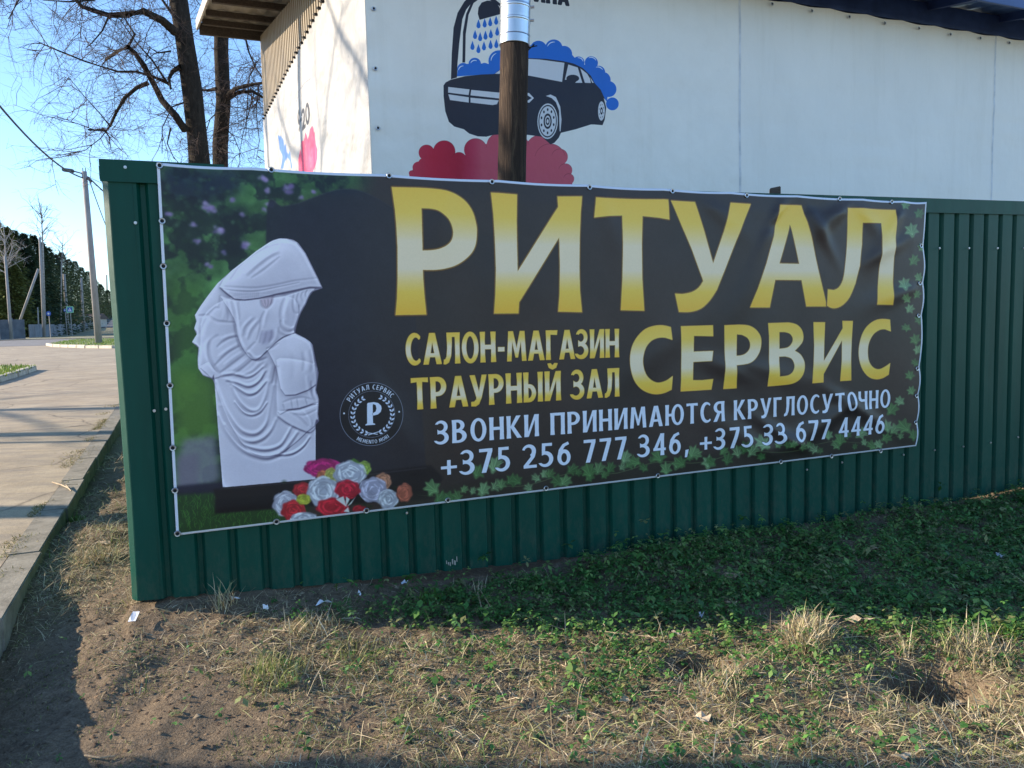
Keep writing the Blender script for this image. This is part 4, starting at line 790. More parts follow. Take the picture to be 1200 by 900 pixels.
# rails and posts behind the sheets
for z in (.45, 1.65):
    MB().frame_box(FEN.P(-.27, z, -.06), FEN.d*7.8, FEN.n*.035, (0, 0, .04)).build('rail', M_['green_dark'], fence)
for s in (-.2, 2.3, 4.6, 6.9): MB().frame_box(FEN.P(s, -.3, -.12), FEN.d*.05, FEN.n*.05, (0, 0, 2.2)).build('post', M_['green_dark'], fence)
# screws
scr = MB().tube([(0, 0, 0), (0, 0, .003)], .0065, 8).tube([(0, 0, .003), (0, 0, .007)], .004, 6).mesh('screw')
for px, py in [(147, 196.5), (159, 261.5), (1099, 291), (1133.5, 291), (1167, 291), (1198, 291), (1093.5, 527), (1127, 523), (1159, 518.5), (1191, 512), (1057, 532.5), (181, 481), (194.5, 479), (476, 600.5), (944, 550), (985, 541.5)]:
    s, z = FEN.q(px, py); o = link('screw', scr, M_['steel'], None); place(o, FEN, s, z, .0105, fence)
# scraped dent pieces: peeling label remains near the ground
lbl = MB(); rr_ = random.Random(3)
for i in range(9): s, z = FEN.q(523+i*1.5+rr_.uniform(-.6, .6), 661+rr_.uniform(-3, 2)); lbl.frame_box(FEN.P(s, z, .0035), FEN.d*.004, FEN.n*.0006, (0, 0, rr_.uniform(.01, .03)))
lbl.build('paint_scrape', M_['house_wall'], fence)

# ============================================================ banner
cvb = banner_art(); banner_edge(cvb); imgb = cvb.image('banner_print')
def wr(u, v):
    """wrinkles of the stretched vinyl, metres proud of the fence; u along 0..1, v down 0..1"""
    w_ = .004+.0028*np.sin(u*47+np.sin(v*5)*1.3)*(.35+v*.4)+.004*(vnoise(u*9, v*3.2, .5)-.5)
    s_ = u*4.48
    for gx_, gv, ang, ln, am in ((3.32, .0, -.9, .5, .018), (3.86, .0, 2.5, .5, .016), (3.86, .0, .75, .5, .012), (4.25, .05, 2.2, .5, .014), (3.25, .12, -.5, .5, -.016), (4.4, .35, 2.9, .5, .010), (3.3, .98, -2.6, .7, .012), (3.9, .80, 2.7, .9, .014), (3.1, .62, .3, .6, .008), (2.75, .02, .6, .5, .006), (2.1, .0, 1.2, .5, .005), (1.3, .0, 1.8, .5, .005), (.9, .6, 1.1, .7, .004)):
        x = s_-gx_; y = v*1.6-gv*1.6; ca, sa = math.cos(ang), math.sin(ang); p = x*ca+y*sa; q_ = -x*sa+y*ca
        q_ = q_ if ang > -99 else q_
        w_ = w_+am*np.exp(-(q_/(.035+.09*np.clip(p, 0, 1)))**2)*np.exp(-((p-ln*.35)/(ln*.5))**2)*np.clip((p+.08)/.08, 0, 1)
    for gx_, gv, ang, ln, wd, am in ((3.26, .10, 1.05, .22, .04, .013), (3.6, .12, -.95, .22, .04, .014), (3.45, .93, -.55, .33, .035, .016), (3.95, .82, -.5, .3, .04, .012), (2.95, .63, -.35, .2, .05, .010), (4.15, .2, .4, .2, .04, .010), (2.5, .55, .6, .3, .08, .006), (3.15, .3, .9, .35, .08, .008)):
        x = s_-gx_; y = (gv-v)*1.6; ca, sa = math.cos(ang), math.sin(ang); p = x*ca+y*sa; q_ = -x*sa+y*ca
        w_ = w_+am*np.exp(-(q_/wd)**2-(p/ln)**2)
    e = np.minimum(np.minimum(u*4.48, (1-u)*4.48), np.minimum(v, 1-v)*1.6)
    return w_*np.clip(e/.10, .12, 1)
nu, nv = 380, 140
u_, v_ = np.meshgrid(np.linspace(0, 1, nu), np.linspace(0, 1, nv))
S_ = (BC['TL'][0]*(1-u_)+BC['TR'][0]*u_)*(1-v_)+(BC['BL'][0]*(1-u_)+BC['BR'][0]*u_)*v_
Zb = (BC['TL'][1]*(1-u_)+BC['TR'][1]*u_)*(1-v_)+(BC['BL'][1]*(1-u_)+BC['BR'][1]*u_)*v_
UVx, UVy = (S_-BS0)/(BS1-BS0), (Zb-BZ0)/(BZ1-BZ0)
# the free right edge pulls in between its eyelets
vg = np.array([0, .178, .325, .455, .67, .785, .9, 1]); scal = np.zeros_like(v_)
for i in range(len(vg)-1): k = (v_ >= vg[i]) & (v_ <= vg[i+1]); t = (v_-vg[i])/(vg[i+1]-vg[i]); scal = np.where(k, np.sin(np.pi*t)*(.016 if i else -.004), scal)
scal = scal-.012*np.exp(-((v_-.19)/.06)**2); S_ = S_+scal*np.clip((u_-.93)/.07, 0, 1)**2
tg = np.array([0, .085, .215, .345, .455, .56, .66, .765, .88, .955, 1])
for i in range(len(tg)-1): k = (u_ >= tg[i]) & (u_ <= tg[i+1]); t = (u_-tg[i])/(tg[i+1]-tg[i]); Zb = Zb-np.where(k, np.sin(np.pi*t)*.006, 0)*np.clip((.1-v_)/.1, 0, 1)
Wr = np.maximum(wr(u_, v_)+.018, .0175)
Pn = np.array([FEN.o.x, FEN.o.y, 0])+S_[..., None]*np.array(FEN.d)+Wr[..., None]*np.array(FEN.n)+Zb[..., None]*np.array([0, 0, 1])
ii = (np.arange(nv-1)[:, None]*nu+np.arange(nu-1)[None]).ravel()
bn = empty('advertising_banner', tuple(FEN.P(2.1, .4, .02)), label='long dark vinyl banner with gold lettering and a veiled statue on the green fence', cat='banner')
me = npmesh('vinyl_sheet', Pn.reshape(-1, 3), np.stack([ii+nu, ii+nu+1, ii+1, ii], 1), uv=np.stack([UVx.ravel(), UVy.ravel()], 1), smooth=True)
mb_ = image_mat('banner_vinyl', imgb, .40, .42, ((26, .10, .006), (400, .05, .0006)), .0); vs_ = link('vinyl_sheet', me, mb_, bn)
sm = vs_.modifiers.new('thickness', 'SOLIDIFY'); sm.thickness = .0012; sm.offset = -1
ring = bmesh.new(); nseg = 16
mbr = MB()
for k in range(nseg):
    a = 2*math.pi*k/nseg
    for r, z in ((.0062, .0), (.0075, .0022), (.0105, .0026), (.0125, .0)): mbr.v.append((r*math.cos(a), r*math.sin(a), z))
for k in range(nseg):
    for j in range(3): mbr.f.append((k*4+j, k*4+j+1, ((k+1) % nseg)*4+j+1, ((k+1) % nseg)*4+j))
ringm = mbr.mesh('eyelet'); dm = bpy.data.meshes.new('eyelet_hole'); dm.from_pydata([(.0066*math.cos(2*math.pi*k/12), .0066*math.sin(2*math.pi*k/12), .0008) for k in range(12)], [], [tuple(range(12))]); dm.update()
def eyelet(pl, px, py, off, parent, pin=None):
    s, z = pl.q(px, py, off)
    o = link('eyelet', ringm, M_['steel'], None); place(o, pl, s, z, off+.0005, parent, pin)
    h = link('hole', dm, M_['black'], None); h.parent = o
    return o
for px, py in [(187, 194), (318, 199), (456, 206), (576.5, 213), (691, 219.5), (788, 224), (875, 229), (984, 233), (1045, 236.5), (190, 259), (191.5, 312), (195.5, 379), (199.3, 452), (202.5, 525), (205, 575), (208, 625.5), (324, 611.5), (429.4, 598.5), (525, 586.3), (640, 572.3), (771, 557.5), (915, 541.2), (974.5, 534.5), (1032, 528.5), (1079.5, 288), (1078, 332), (1076.5, 370), (1075, 432), (1074, 464), (1073, 495)]:
    eyelet(FEN, px, py, .0225, bn, 1.12)
# ============================================================ car wash building behind the fence
bld = empty('car_wash_building', (WALL.o.x, WALL.o.y, 0), label='white car wash building with beige cladding and overhanging roof behind the green fence', cat='building')
ZT = 4.02; RS = .186; LB = 5.62        # tarp top, roof rise per metre, depth of the side wall
def rz(l): return 4.13+RS*l            # height of the roof underside at l metres back
def wallprism(pts_a, name, m, **k): pass
MB().frame_box(WALL.P(.02, -.2, -.28), WALL.d*12, WALL.n*.22, (0, 0, rz(0)+.15)).build('front_wall', M_['cladding'], bld)
# side wall: corrugated sheets, top edge following the roof slope
ribw = .115; n_ = 8
for k in range(8):
    mb = MB(); vs = []; a0 = .02+k*n_*ribw
    for i in range(n_*4+1):
        a = a0+(i//4)*ribw+(0, .03, .045, .10)[i % 4]
        if a > LB: break
        o = (0, .0, .028, .028)[i % 4]
        vs += [SIDE.P(a, -.1, o), SIDE.P(a, rz(a)+.02, o)]
    n = len(vs)//2
    if n > 1: link('wall_sheet', mb.add(vs, [(2*i, 2*i+2, 2*i+3, 2*i+1) for i in range(n-1)]).mesh('wall_sheet'), M_['cladding'], bld)
MB().frame_box(SIDE.P(LB, -.1, -.12), SIDE.d*.05, SIDE.n*.14, (0, 0, rz(LB)+.1)).build('corner_post', M_['fascia'], bld)
MB().frame_box(SIDE.P(LB+.0, -.1, -.3), SIDE.n*-6, SIDE.d*.04, (0, 0, rz(LB))).build('back_wall', M_['cladding'], bld)
# roof: sheets over purlins
OV = .66; FO = .54
def RP(l, o, z=0): return SIDE.P(l, rz(l)+z, o)      # point on the roof underside by depth l and distance out from the side wall
UPB = SIDE.d*1+Vector((0, 0, RS))
acr = WALL.d
def RQ(a, l, z=0):   # point by distance a along the front and l back (front direction skewed grid)
    p = WALL.o+WALL.d*a-WALL.n*l; return Vector((p.x, p.y, rz(l)+z))
sl_ = lambda l: -(.052*l)   # the side wall leans slightly off square
vs = []; fs = []
A = np.arange(-.74, 12.6, .045); Lr = [-FO, 1.5, 3.5, 5.72]
for l in Lr:
    for i, a in enumerate(A): a_ = a+sl_(max(l, 0))-(0); vs.append(RQ(a_, l, .125+(.018 if i % 4 in (0, 1) else 0)))
nA = len(A); fs = [(j*nA+i, j*nA+i+1, (j+1)*nA+i+1, (j+1)*nA+i) for j in range(3) for i in range(nA-1)]
o = link('roof_sheets', MB().add(vs, fs).mesh('roof_sheets'), M_['roof_old'], bld, kind='stuff'); sm = o.modifiers.new('thickness', 'SOLIDIFY'); sm.thickness = .003; sm.offset = 1
def beam(p, q, wd, h, name, m):
    d = (q-p).normalized(); s = d.cross(Vector((0, 0, 1))).normalized(); MB().frame_box(p-s*wd/2, q-p, s*wd, (0, 0, h)).build(name, m, bld, bevel=.003)
for l in (.3, 1.15, 2.0, 2.95, 3.85, 4.7, 5.35): beam(RQ(-.72+sl_(l), l, .05), RQ(.25+sl_(l), l, .05), .05, .07, 'purlin_end', M_['rafter'])
beam(RQ(-.74+sl_(5.62), 5.66, -.03), RQ(.1+sl_(5.62), 5.66, -.03), .05, .15, 'end_beam', M_['rafter'])
# barge board along the raking edge (pale outer face) and front gutter board
beam(RQ(-.76+sl_(0), -FO, .035), RQ(-.76+sl_(5.7), 5.72, .035), .025, .13, 'barge_board', M_['fascia'])
beam(RQ(-.74, -FO-.002, .03), RQ(12.6, -FO-.002, .03), .025, .09, 'eave_board', M_['navy'])
beam(RQ(-.1, -.01, -.105), RQ(12.4, -.01, -.105), .07, .2, 'wall_plate', M_['navy'])
for i in range(13): a = .45+i*1.0; beam(RQ(a, -FO+.03, .035), RQ(a, .2, .035), .05, .085, 'rafter_end', M_['navy'])
# soffit sheets seen from below at the front
vs = []
for i in range(120):
    a = -.1+i*.105; z = .112+(.012 if i % 2 else 0); vs += [RQ(a, -FO+.02, z), RQ(a, .0, z)]
link('soffit', MB().add(vs, [(2*i, 2*i+1, 2*i+3, 2*i+2) for i in range(119)]).mesh('soffit'), M_['roof'], bld)

def tarp(pl, s0, s1, z0, ztop, mat, name, off, par, uvr=None, amp=.012, seed=0, ribs=False, edges=None):
    nu, nv = max(4, int((s1-s0)/.03)), 70
    u, v = np.meshgrid(np.linspace(0, 1, nu), np.linspace(0, 1, nv)); s = s0+(s1-s0)*u; z = z0+(ztop-z0)*v
    w_ = off+amp*(vnoise(s+seed, z*1.6, .8)-.3)+amp*.5*(vnoise(s*.6+seed, z*3.2, .35)-.5)
    cf = np.clip(s/.5, 0, 1)
    if ribs: w_ = off+(w_-off)*cf*.5+cf*.022*(vnoise(s+seed, z*.12, .42)-.25)*np.clip((ztop-z)/.4, .1, 1)+cf*.003*np.sin(s*19+vnoise(s, z, .9)*3)*np.clip((ztop-z)/.4, 0, 1)
    else:
        z = z-.009*np.abs(np.sin(np.pi*(s-.2)/.444))*np.clip((v-.93)/.07, 0, 1)
        w_ = w_+.006*np.cos(2*np.pi*(s-.2)/.444)*np.clip((v-.85)/.15, 0, 1)
        for e_ in (edges or (s0, s1)): w_ = w_+.0015*np.sin(z*38+seed)*np.exp(-((s-e_)/.10)**2)
    P = np.array([pl.o.x, pl.o.y, 0])+s[..., None]*np.array(pl.d)+w_[..., None]*np.array(pl.n)+z[..., None]*np.array([0, 0, 1])
    ii = (np.arange(nv-1)[:, None]*nu+np.arange(nu-1)[None]).ravel()
    r = uvr or (s0, s1, z0, ztop); uv = np.stack([((s-r[0])/(r[1]-r[0])).ravel(), ((z-r[2])/(r[3]-r[2])).ravel()], 1)
    F_ = np.stack([ii, ii+1, ii+nu+1, ii+nu], 1)
    if (pl.d.cross(Vector((0, 0, 1)))).dot(pl.n) < 0: F_ = F_[:, ::-1]
    return link(name, npmesh(name, P.reshape(-1, 3), F_, uv=uv, smooth=True), mat, par)
imgf = front_art().image('car_wash_front_print'); imgs = side_art().image('car_wash_side_print')
tb = ((5, .30, .04), (26, .10, .01))
t1 = empty('wall_tarpaulin', tuple(WALL.P(0, 1.9, .04)), label='white tarpaulin on the shaded wall printed with a black car in blue foam', cat='tarpaulin')
ED = (0, 3.2, 6.372, 9.57); tarp(WALL, -.045, 3.2, 1.9, ZT, image_mat('front_tarp_print', imgf, .55, .4, tb, dirt=.2), 'printed_panel', .045, t1, (WS0, WS1, WZ0, WZ1), seed=1, edges=ED)
tarp(WALL, 3.2, 6.372, 1.9, ZT, M_['tarp'], 'plain_panel', .045, t1, seed=1, edges=ED); tarp(WALL, 6.372, 9.57, 1.9, ZT, M_['tarp'], 'plain_panel', .045, t1, seed=1, edges=ED)
for s in (3.2, 6.372): tarp(WALL, s-.012, s+.012, 1.9, ZT, M_['white_stitch'], 'seam', .0462, t1, seed=1, edges=ED)
for px, py in [(438, 10), (440, 80), (443, 150)]: eyelet(WALL, px, py, .056, t1, 1.3)
for px, py in [(905, 4.5), (951.5, 12.5), (995.5, 19.5), (1037, 27), (1077, 33), (1114, 40), (1149, 44.5), (1183, 50)]: eyelet(WALL, px, py, .060, t1, 1.25)
t2 = empty('side_tarpaulin', tuple(SIDE.P(0, 1.9, .04)), label='sunlit wrinkled white tarpaulin laced to the side wall with a pink splash', cat='tarpaulin')
tarp(SIDE, -.046, 5.6, 1.9, 4.07, image_mat('side_tarp_print', imgs, .6, .35, ((3.2, .7, .12), (26, .10, .01))), 'printed_sheet', .045, t2, (0, 5.95, 2.6, 4.08), ribs=True, seed=5)
lr = MB(); 
for i in range(36):
    l = .10+i*.152; lr.tube([SIDE.P(l, 4.055, .03), SIDE.P(l+.01, 4.062, .062), SIDE.P(l+.075, 4.082, .064), SIDE.P(l+.085, 4.084, .03)], .011, 6)
lr.build('lacing_rope', M_['rope'], t2)

# ---- timber pole with a zinc sleeve, between fence and building
PD = 5.2; c0 = at(602, 150, PD); pz = lambda px, py: at(px, py, PD)
p_top = pz(603, 55); p_bot = pz(599.6, 212); dv = (p_top-p_bot).normalized(); rad = 16.6*PD/FPX
pole = empty('timber_pole', (p_bot.x, p_bot.y, 0), label='dark round timber pole with a shiny zinc sleeve standing behind the banner', cat='pole')
V0 = p_bot-dv*(p_bot.z+.3)
nz = 46; mbp = MB(); pts = [V0+dv*((p_top-V0).length+.12)*i/nz for i in range(nz+1)]
mbp.tube(pts, [rad*(1-.03*i/nz) for i in range(nz+1)], 28)
mbp.v = [tuple(Vector(v)+Vector((random.uniform(-1, 1), random.uniform(-1, 1), 0))*.0012) for v in mbp.v]
mbp.build('timber_shaft', M_['pole_wood'], pole, smooth=True)
zs = [0, .002, .05, .052, .2, .205, .215, .235, .24, .26, .38, .385, .395, .415, .42, .44, .8, 1.6]
rs_ = [1.015, 1.05, 1.05, 1.03, 1.03, 1.03, 1.085, 1.085, 1.03, 1.03, 1.03, 1.085, 1.085, 1.03, 1.07, 1.03, 1.03, 1.03]
zz = lambda py: (pz(603, py)-p_top).dot(dv)
prof = [(54, .99), (53.8, 1.045), (44, 1.045), (43.5, 1.03), (27, 1.03), (26.3, 1.055), (24.6, 1.06), (23.8, 1.03), (21, 1.032), (11.3, 1.03), (10.5, 1.055), (8.9, 1.06), (8, 1.03), (-30, 1.03), (-150, 1.03)]
pr2 = []
for (y0, r0), (y1, r1) in zip(prof[:-1], prof[1:]): pr2 += [(y0, r0), (y0+(y1-y0)*.06, r0+(r1-r0)*.06), (y0+(y1-y0)*.94, r0+(r1-r0)*.94)]
pr2.append(prof[-1]); sv = MB().tube([p_top+dv*zz(y) for y, r in pr2], [rad*r for y, r in pr2], 40).build('zinc_sleeve', M_['zinc'], pole, smooth=True)
for y in (25, 9.5): q = p_top+dv*zz(y); MB().tube([q+Vector((rad*1.05, -.01, 0)), q+Vector((rad*1.05+.022, -.012, 0))], .009, 8).build('bolt', M_['steel'], pole)
q = p_top+dv*zz(58); MB().tube([q+Vector((rad*.7, -.02, 0)), q+Vector((rad*1.55, -.03, .01))], [.006, .003], 6).tube([q+Vector((rad*.9, -.02, -.015)), q+Vector((rad*1.35, -.03, .02))], .004, 6).build('wire_tie', M_['rope'], pole)
for y in (43, ): MB().tube([p_top+dv*zz(y), p_top+dv*(zz(y)+.004)], rad*1.055, 40).build('lap_seam', M_['steel'], pole)
# ---- short post end showing above the fence
a, b = at(902, 219, 4.75), at(915, 219, 4.75); wd = (b-a).length
MB().add([(a.x, a.y, .0), (b.x, b.y, .0), (b.x+.02, b.y+wd, .0), (a.x+.02, a.y+wd, .0), (a.x, a.y, a.z-.008), (b.x, b.y, b.z+.006), (b.x+.02, b.y+wd, b.z+.006), (a.x+.02, a.y+wd, a.z-.008)], [(0, 1, 5, 4), (1, 2, 6, 5), (2, 3, 7, 6), (3, 0, 4, 7), (4, 5, 6, 7)]).build('post_end', M_['rafter'], None, bevel=.004, label='short dark weathered post end poking up above the banner', cat='post')

# ============================================================ bare trees
def limb(mb, pts, r0, r1, n=7):
    k = len(pts); mb.tube(pts, [r0+(r1-r0)*(i/(k-1))**.8 for i in range(k)], n, cap=False)
def wander(p, d, L, steps, droop, jit, R):
    pts = [p]; 
    for i in range(steps):
        d = (d+Vector((R.gauss(0, jit), R.gauss(0, jit), R.gauss(0, jit)-droop))).normalized(); p = p+d*(L/steps); pts.append(p)
    return pts, d
def twigs(mb, pts, r, depth, R, dens=1.0, L=1.6, droop=.05, jit=.22):
    """side shoots along a limb, each with finer shoots"""
    seg = [(pts[i], pts[i+1]) for i in range(len(pts)-1)]; tot = sum((b-a).length for a, b in seg)
    n = max(1, int(tot*dens+R.random()))
    for _ in range(n):
        a, b = R.choice(seg); t = R.random(); p = a.lerp(b, t); ax = (b-a).normalized()
        d = (ax*R.uniform(.2, .9)+Vector((R.gauss(0, 1), R.gauss(0, .8), R.gauss(0, .8))).normalized()*.9).normalized(); l = L*R.uniform(.5, 1.2)
        q, _d = wander(p, d, l, 5 if depth else 4, droop, jit, R); limb(mb, q, r, r*.35, 4 if r > .006 else 3)
        if depth: twigs(mb, q, r*.55, depth-1, R, dens*2.0, L*.55, droop, jit)
def tree_parts(name, loc, label, group=None, cat='tree'):
    return empty(name, loc, label=label, cat=cat, group=group)
# two tall lindens behind the corner of the fence; trunk and main limbs measured
R = random.Random(21); DT = 17.0
T1 = at(236, 210, DT); T1 = Vector((T1.x, T1.y, H(DT)))
tr = tree_parts('bare_tree', tuple(T1), 'tall bare tree left of its pair, leaning left above the fence with long drooping twigs')
mb = MB(); ptsL = [(252, 380), (244, 300), (236, 215), (231, 160), (224, 100), (217, 50), (209, 0), (203, -50), (198, -110), (190, -200), (184, -300)]
P3 = [at(x, y, DT) for x, y in ptsL]; rr = [.28, .25, .225, .21, .203, .195, .185, .175, .16, .12, .06]
P3 = [P3[0].lerp(P3[1], 0)-Vector((0, 0, .6))]+P3[1:]; mb.tube(P3, rr, 14)
mb.v = [tuple(Vector(v)+Vector((R.gauss(0, .008), R.gauss(0, .008), 0))) for v in mb.v]; mb.build('trunk', M_['bark'], tr, smooth=True)
br = MB(); tw = MB()
limbs1 = [([(206, 38), (190, 24), (168, 13), (150, 17), (128, 18), (108, 12), (96, 8), (88, -2)], .095, 3.2, 0),
          ([(217, 152), (206, 136), (190, 118), (180, 98), (168, 76), (158, 62), (150, 55), (138, 60), (124, 70)], .085, 3, 0),
          ([(174, 97), (160, 103), (146, 115), (136, 132), (129, 148), (124, 153), (104, 152)], .05, 3, 0),
          ([(150, 55), (158, 40), (150, 28), (140, 10)], .03, 3, 0), ([(212, 78), (202, 84), (198, 92), (200, 104)], .06, 3, 0),
          ([(198, 98), (180, 90), (160, 84), (138, 84), (100, 72), (70, 60), (46, 50)], .035, 3, 0), ([(198, 100), (178, 70), (160, 50), (140, 22)], .025, 3, 0),
          ([(200, 60), (185, 62), (176, 56), (170, 72)], .02, 3, 0), ([(129, 148), (118, 162), (100, 176), (72, 184), (52, 186)], .012, 3, 0),
          ([(128, 18), (120, 36), (108, 50), (101, 56)], .022, 3, 0), ([(129, 148), (118, 134), (98, 112), (80, 90)], .016, 3, 0), ([(124, 153), (110, 152), (88, 144), (66, 136)], .014, 3, 0),
          ([(120, 150), (128, 160), (130, 175)], .02, 3, 0), ([(216, 120), (202, 125), (190, 150), (190, 180)], .02, 3, 0), ([(204, 20), (180, -15), (140, -50), (90, -60), (40, -30), (22, 0), (10, 22)], .028, 3, 0), ([(150, -30), (110, 0), (80, 2), (50, 0)], .03, 3, 0),
          ([(200, 150), (196, 168), (204, 186)], .02, 3, 0), ([(40, -22), (20, 0), (12, 22), (8, 34)], .012, 3, 0), ([(60, -48), (30, -20), (-20, 10), (-50, 30)], .014, 3, 0)]
for pts, r, d_, _ in limbs1:
    dd = DT-.2; q = [at(x, y, dd-.35*i*R.uniform(-.6, 1.0)) for i, (x, y) in enumerate(pts)]; q = [q[0]]+q[1:]
    limb(br, q, r, r*.35, 8); twigs(tw, q, .0085, 2, R, 2.5, 1.15, .03, .22)
for a, b, r in ((P3[6], Vector((-1, -.3, .5)), .09), (P3[7], Vector((1, .2, .6)), .09), (P3[8], Vector((-.7, .5, .6)), .07), (P3[8], Vector((.5, -.5, .7)), .06), (P3[9], Vector((-.6, -.4, .7)), .05)):
    q, _d = wander(a, b.normalized(), 6, 8, .01, .18, R); limb(br, q, r, .02, 7); twigs(tw, q, .014, 1, R, 2.0, 1.8, .03)
twigs(tw, P3[2:6], .008, 2, R, 3.5, 1.0, .02, .25); br.build('branches', M_['bark'], tr, smooth=True); tw.build('twigs', M_['twig'], tr)
DT2 = 18.5; T2 = at(259, 210, DT2); T2 = Vector((T2.x, T2.y, H(DT2)))
tr = tree_parts('bare_tree', tuple(T2), 'tall bare tree right of its pair, straight dark trunk close beside the white building')
ptsR = [(263, 380), (261, 300), (259, 215), (258, 170), (262, 120), (259, 60), (260, 0), (262, -60), (262, -120), (266, -220), (270, -320)]
P3 = [at(x, y, DT2) for x, y in ptsR]; P3[0].z -= .6; mb = MB(); mb.tube(P3, [.26, .21, .175, .175, .165, .158, .16, .145, .125, .09, .05], 14)
mb.v = [tuple(Vector(v)+Vector((R.gauss(0, .008), R.gauss(0, .008), 0))) for v in mb.v]; mb.build('trunk', M_['bark'], tr, smooth=True)
br = MB(); tw = MB()
for pts, r in [([(266, 112), (276, 104), (290, 100), (308, 97), (330, 92)], .06), ([(267, 116), (280, 108), (296, 107), (308, 114), (330, 125)], .055), ([(254, 104), (244, 106), (232, 105)], .05), ([(262, -10), (284, 30), (292, 62), (300, 80), (310, 95)], .03), ([(300, 75), (292, 90), (290, 120), (288, 160)], .02), ([(298, 108), (292, 130), (284, 160), (280, 185)], .014), ([(256, 130), (246, 140), (240, 160)], .018), ([(303, 100), (300, 130), (304, 165), (300, 188)], .014), ([(258, 30), (244, 18), (236, -5)], .03), ([(264, 150), (274, 160), (284, 185)], .015)]:
    q = [at(x, y, DT2-.1-.25*i*R.uniform(-.8, 1)) for i, (x, y) in enumerate(pts)]; limb(br, q, r, r*.4, 8); twigs(tw, q, .009, 2, R, 3.6, 1.1, .05, .22)
for a, b, r in ((P3[6], Vector((-1, .3, .5)), .07), (P3[7], Vector((1, -.2, .6)), .08), (P3[8], Vector((.7, .5, .6)), .07)):
    q, _d = wander(a, b.normalized(), 5, 8, .01, .18, R); limb(br, q, r, .02, 7); twigs(tw, q, .014, 1, R, 2.0, 1.8, .03)
twigs(tw, P3[2:6], .007, 2, R, 4, .9, .02, .25); br.build('branches', M_['bark'], tr, smooth=True); tw.build('twigs', M_['twig'], tr)
# street trees standing left of the yard: their trunks throw the shadow bands across the yard
def street_tree(x, y, r, h, label, seed, lean=0.0, crown=True, dens=.55):
    R = random.Random(seed); t = tree_parts('street_tree', (x, y, H(y)), label, group='trees along the left side of the yard')
    P = [Vector((x+lean*i*.12+R.gauss(0, .02), y+R.gauss(0, .02), H(y)-.3+(h+.3)*i/9)) for i in range(10)]
    MB().tube(P, [r*(1.25 if i == 0 else 1-.085*i) for i in range(10)], 12).build('trunk', M_['bark'], t, smooth=True)
    br = MB(); tw = MB()
    for k in range(10 if crown else 3):
        a = R.choice(P[4:9]); q, _ = wander(a, Vector((R.gauss(0, 1), R.gauss(0, 1), R.uniform(.3, .9))).normalized(), R.uniform(2.5, 4.5), 7, .0, .15, R); limb(br, q, r*.28, .015, 6); twigs(tw, q, .012, 1, R, dens*3, 1.4, .02)
    br.build('branches', M_['bark'], t, smooth=True); tw.build('twigs', M_['twig'], t)
street_tree(-11.5, 5.22, .21, 11, 'thick bare street tree nearest the kerb on the left of the yard', 31)
street_tree(-15.5, 8.75, .2, 12, 'second bare street tree from the kerb on the left of the yard', 32)
street_tree(-13.0, 8.12, .07, 7, 'slender young bare street tree beside the second one', 33, crown=False)
street_tree(-20, 11.3, .17, 11, 'farthest bare street tree on the left of the yard', 34)
street_tree(-9.5, 2.52, .22, 11, 'unseen bare tree added left of the viewer to shade the near soil edge', 35)  # added out of view so a trunk shadow lands along the near soil
# ============================================================ far side of the road
def strip_px(name, L_, m, dz, **k):
    """ground-hugging sheet between two measured edges"""
    V = []; Fq = []
    for (a, b) in L_:
        p, q = hit(*a, dz), hit(*b, dz)
        for t in (0, .5, 1): r = p.lerp(q, t); V.append((r.x, r.y, H(r.y)+dz))
    for i in range(len(L_)-1):
        for j in (0, 1): Fq.append((3*i+j, 3*i+j+1, 3*i+j+4, 3*i+j+3))
    me = bpy.data.meshes.new(name); me.from_pydata(V, [], Fq); me.update(); return link(name, me, m, **k)
def band(name, x0, x1, y0, y1, m, dz, **k):
    ys = np.arange(y0, y1+.01, (y1-y0)/max(1, int((y1-y0)/4))); V = []; Fq = []
    for y in ys: V += [(x0-y*.0, y, H(y)+dz), (x1, y, H(y)+dz)]
    for i in range(len(ys)-1): Fq.append((2*i, 2*i+1, 2*i+3, 2*i+2))
    me = bpy.data.meshes.new(name); me.from_pydata(V, [], Fq); me.update(); return link(name, me, m, **k)
band('road', -220, 14, 41, 66, M_['road'], .026, kind='structure')
M_['turf'] = simple('turf', (.10, .16, .035), (.17, .17, .07), 1.5, .9, 0, .5, 25); M_['verge'] = simple('dry_verge', (.2, .19, .09), (.12, .11, .06), .8, .9, 0, .5, 15)
band('verge', -260, 60, 67.5, 128, M_['verge'], .035, kind='structure')
band('pavement', -220, -16, 66, 67.5, M_['kerb_light'], .10, kind='structure')
# the road climbing away behind the crossing
strip_px('hill_road', [((70, 384), (150, 383.5)), ((88, 381), (152, 380)), ((100, 378.5), (152, 377)), ((106, 374), (150, 372)), ((110, 369), (146, 367)), ((113, 365.5), (140, 364))], M_['road'], .05, kind='structure')
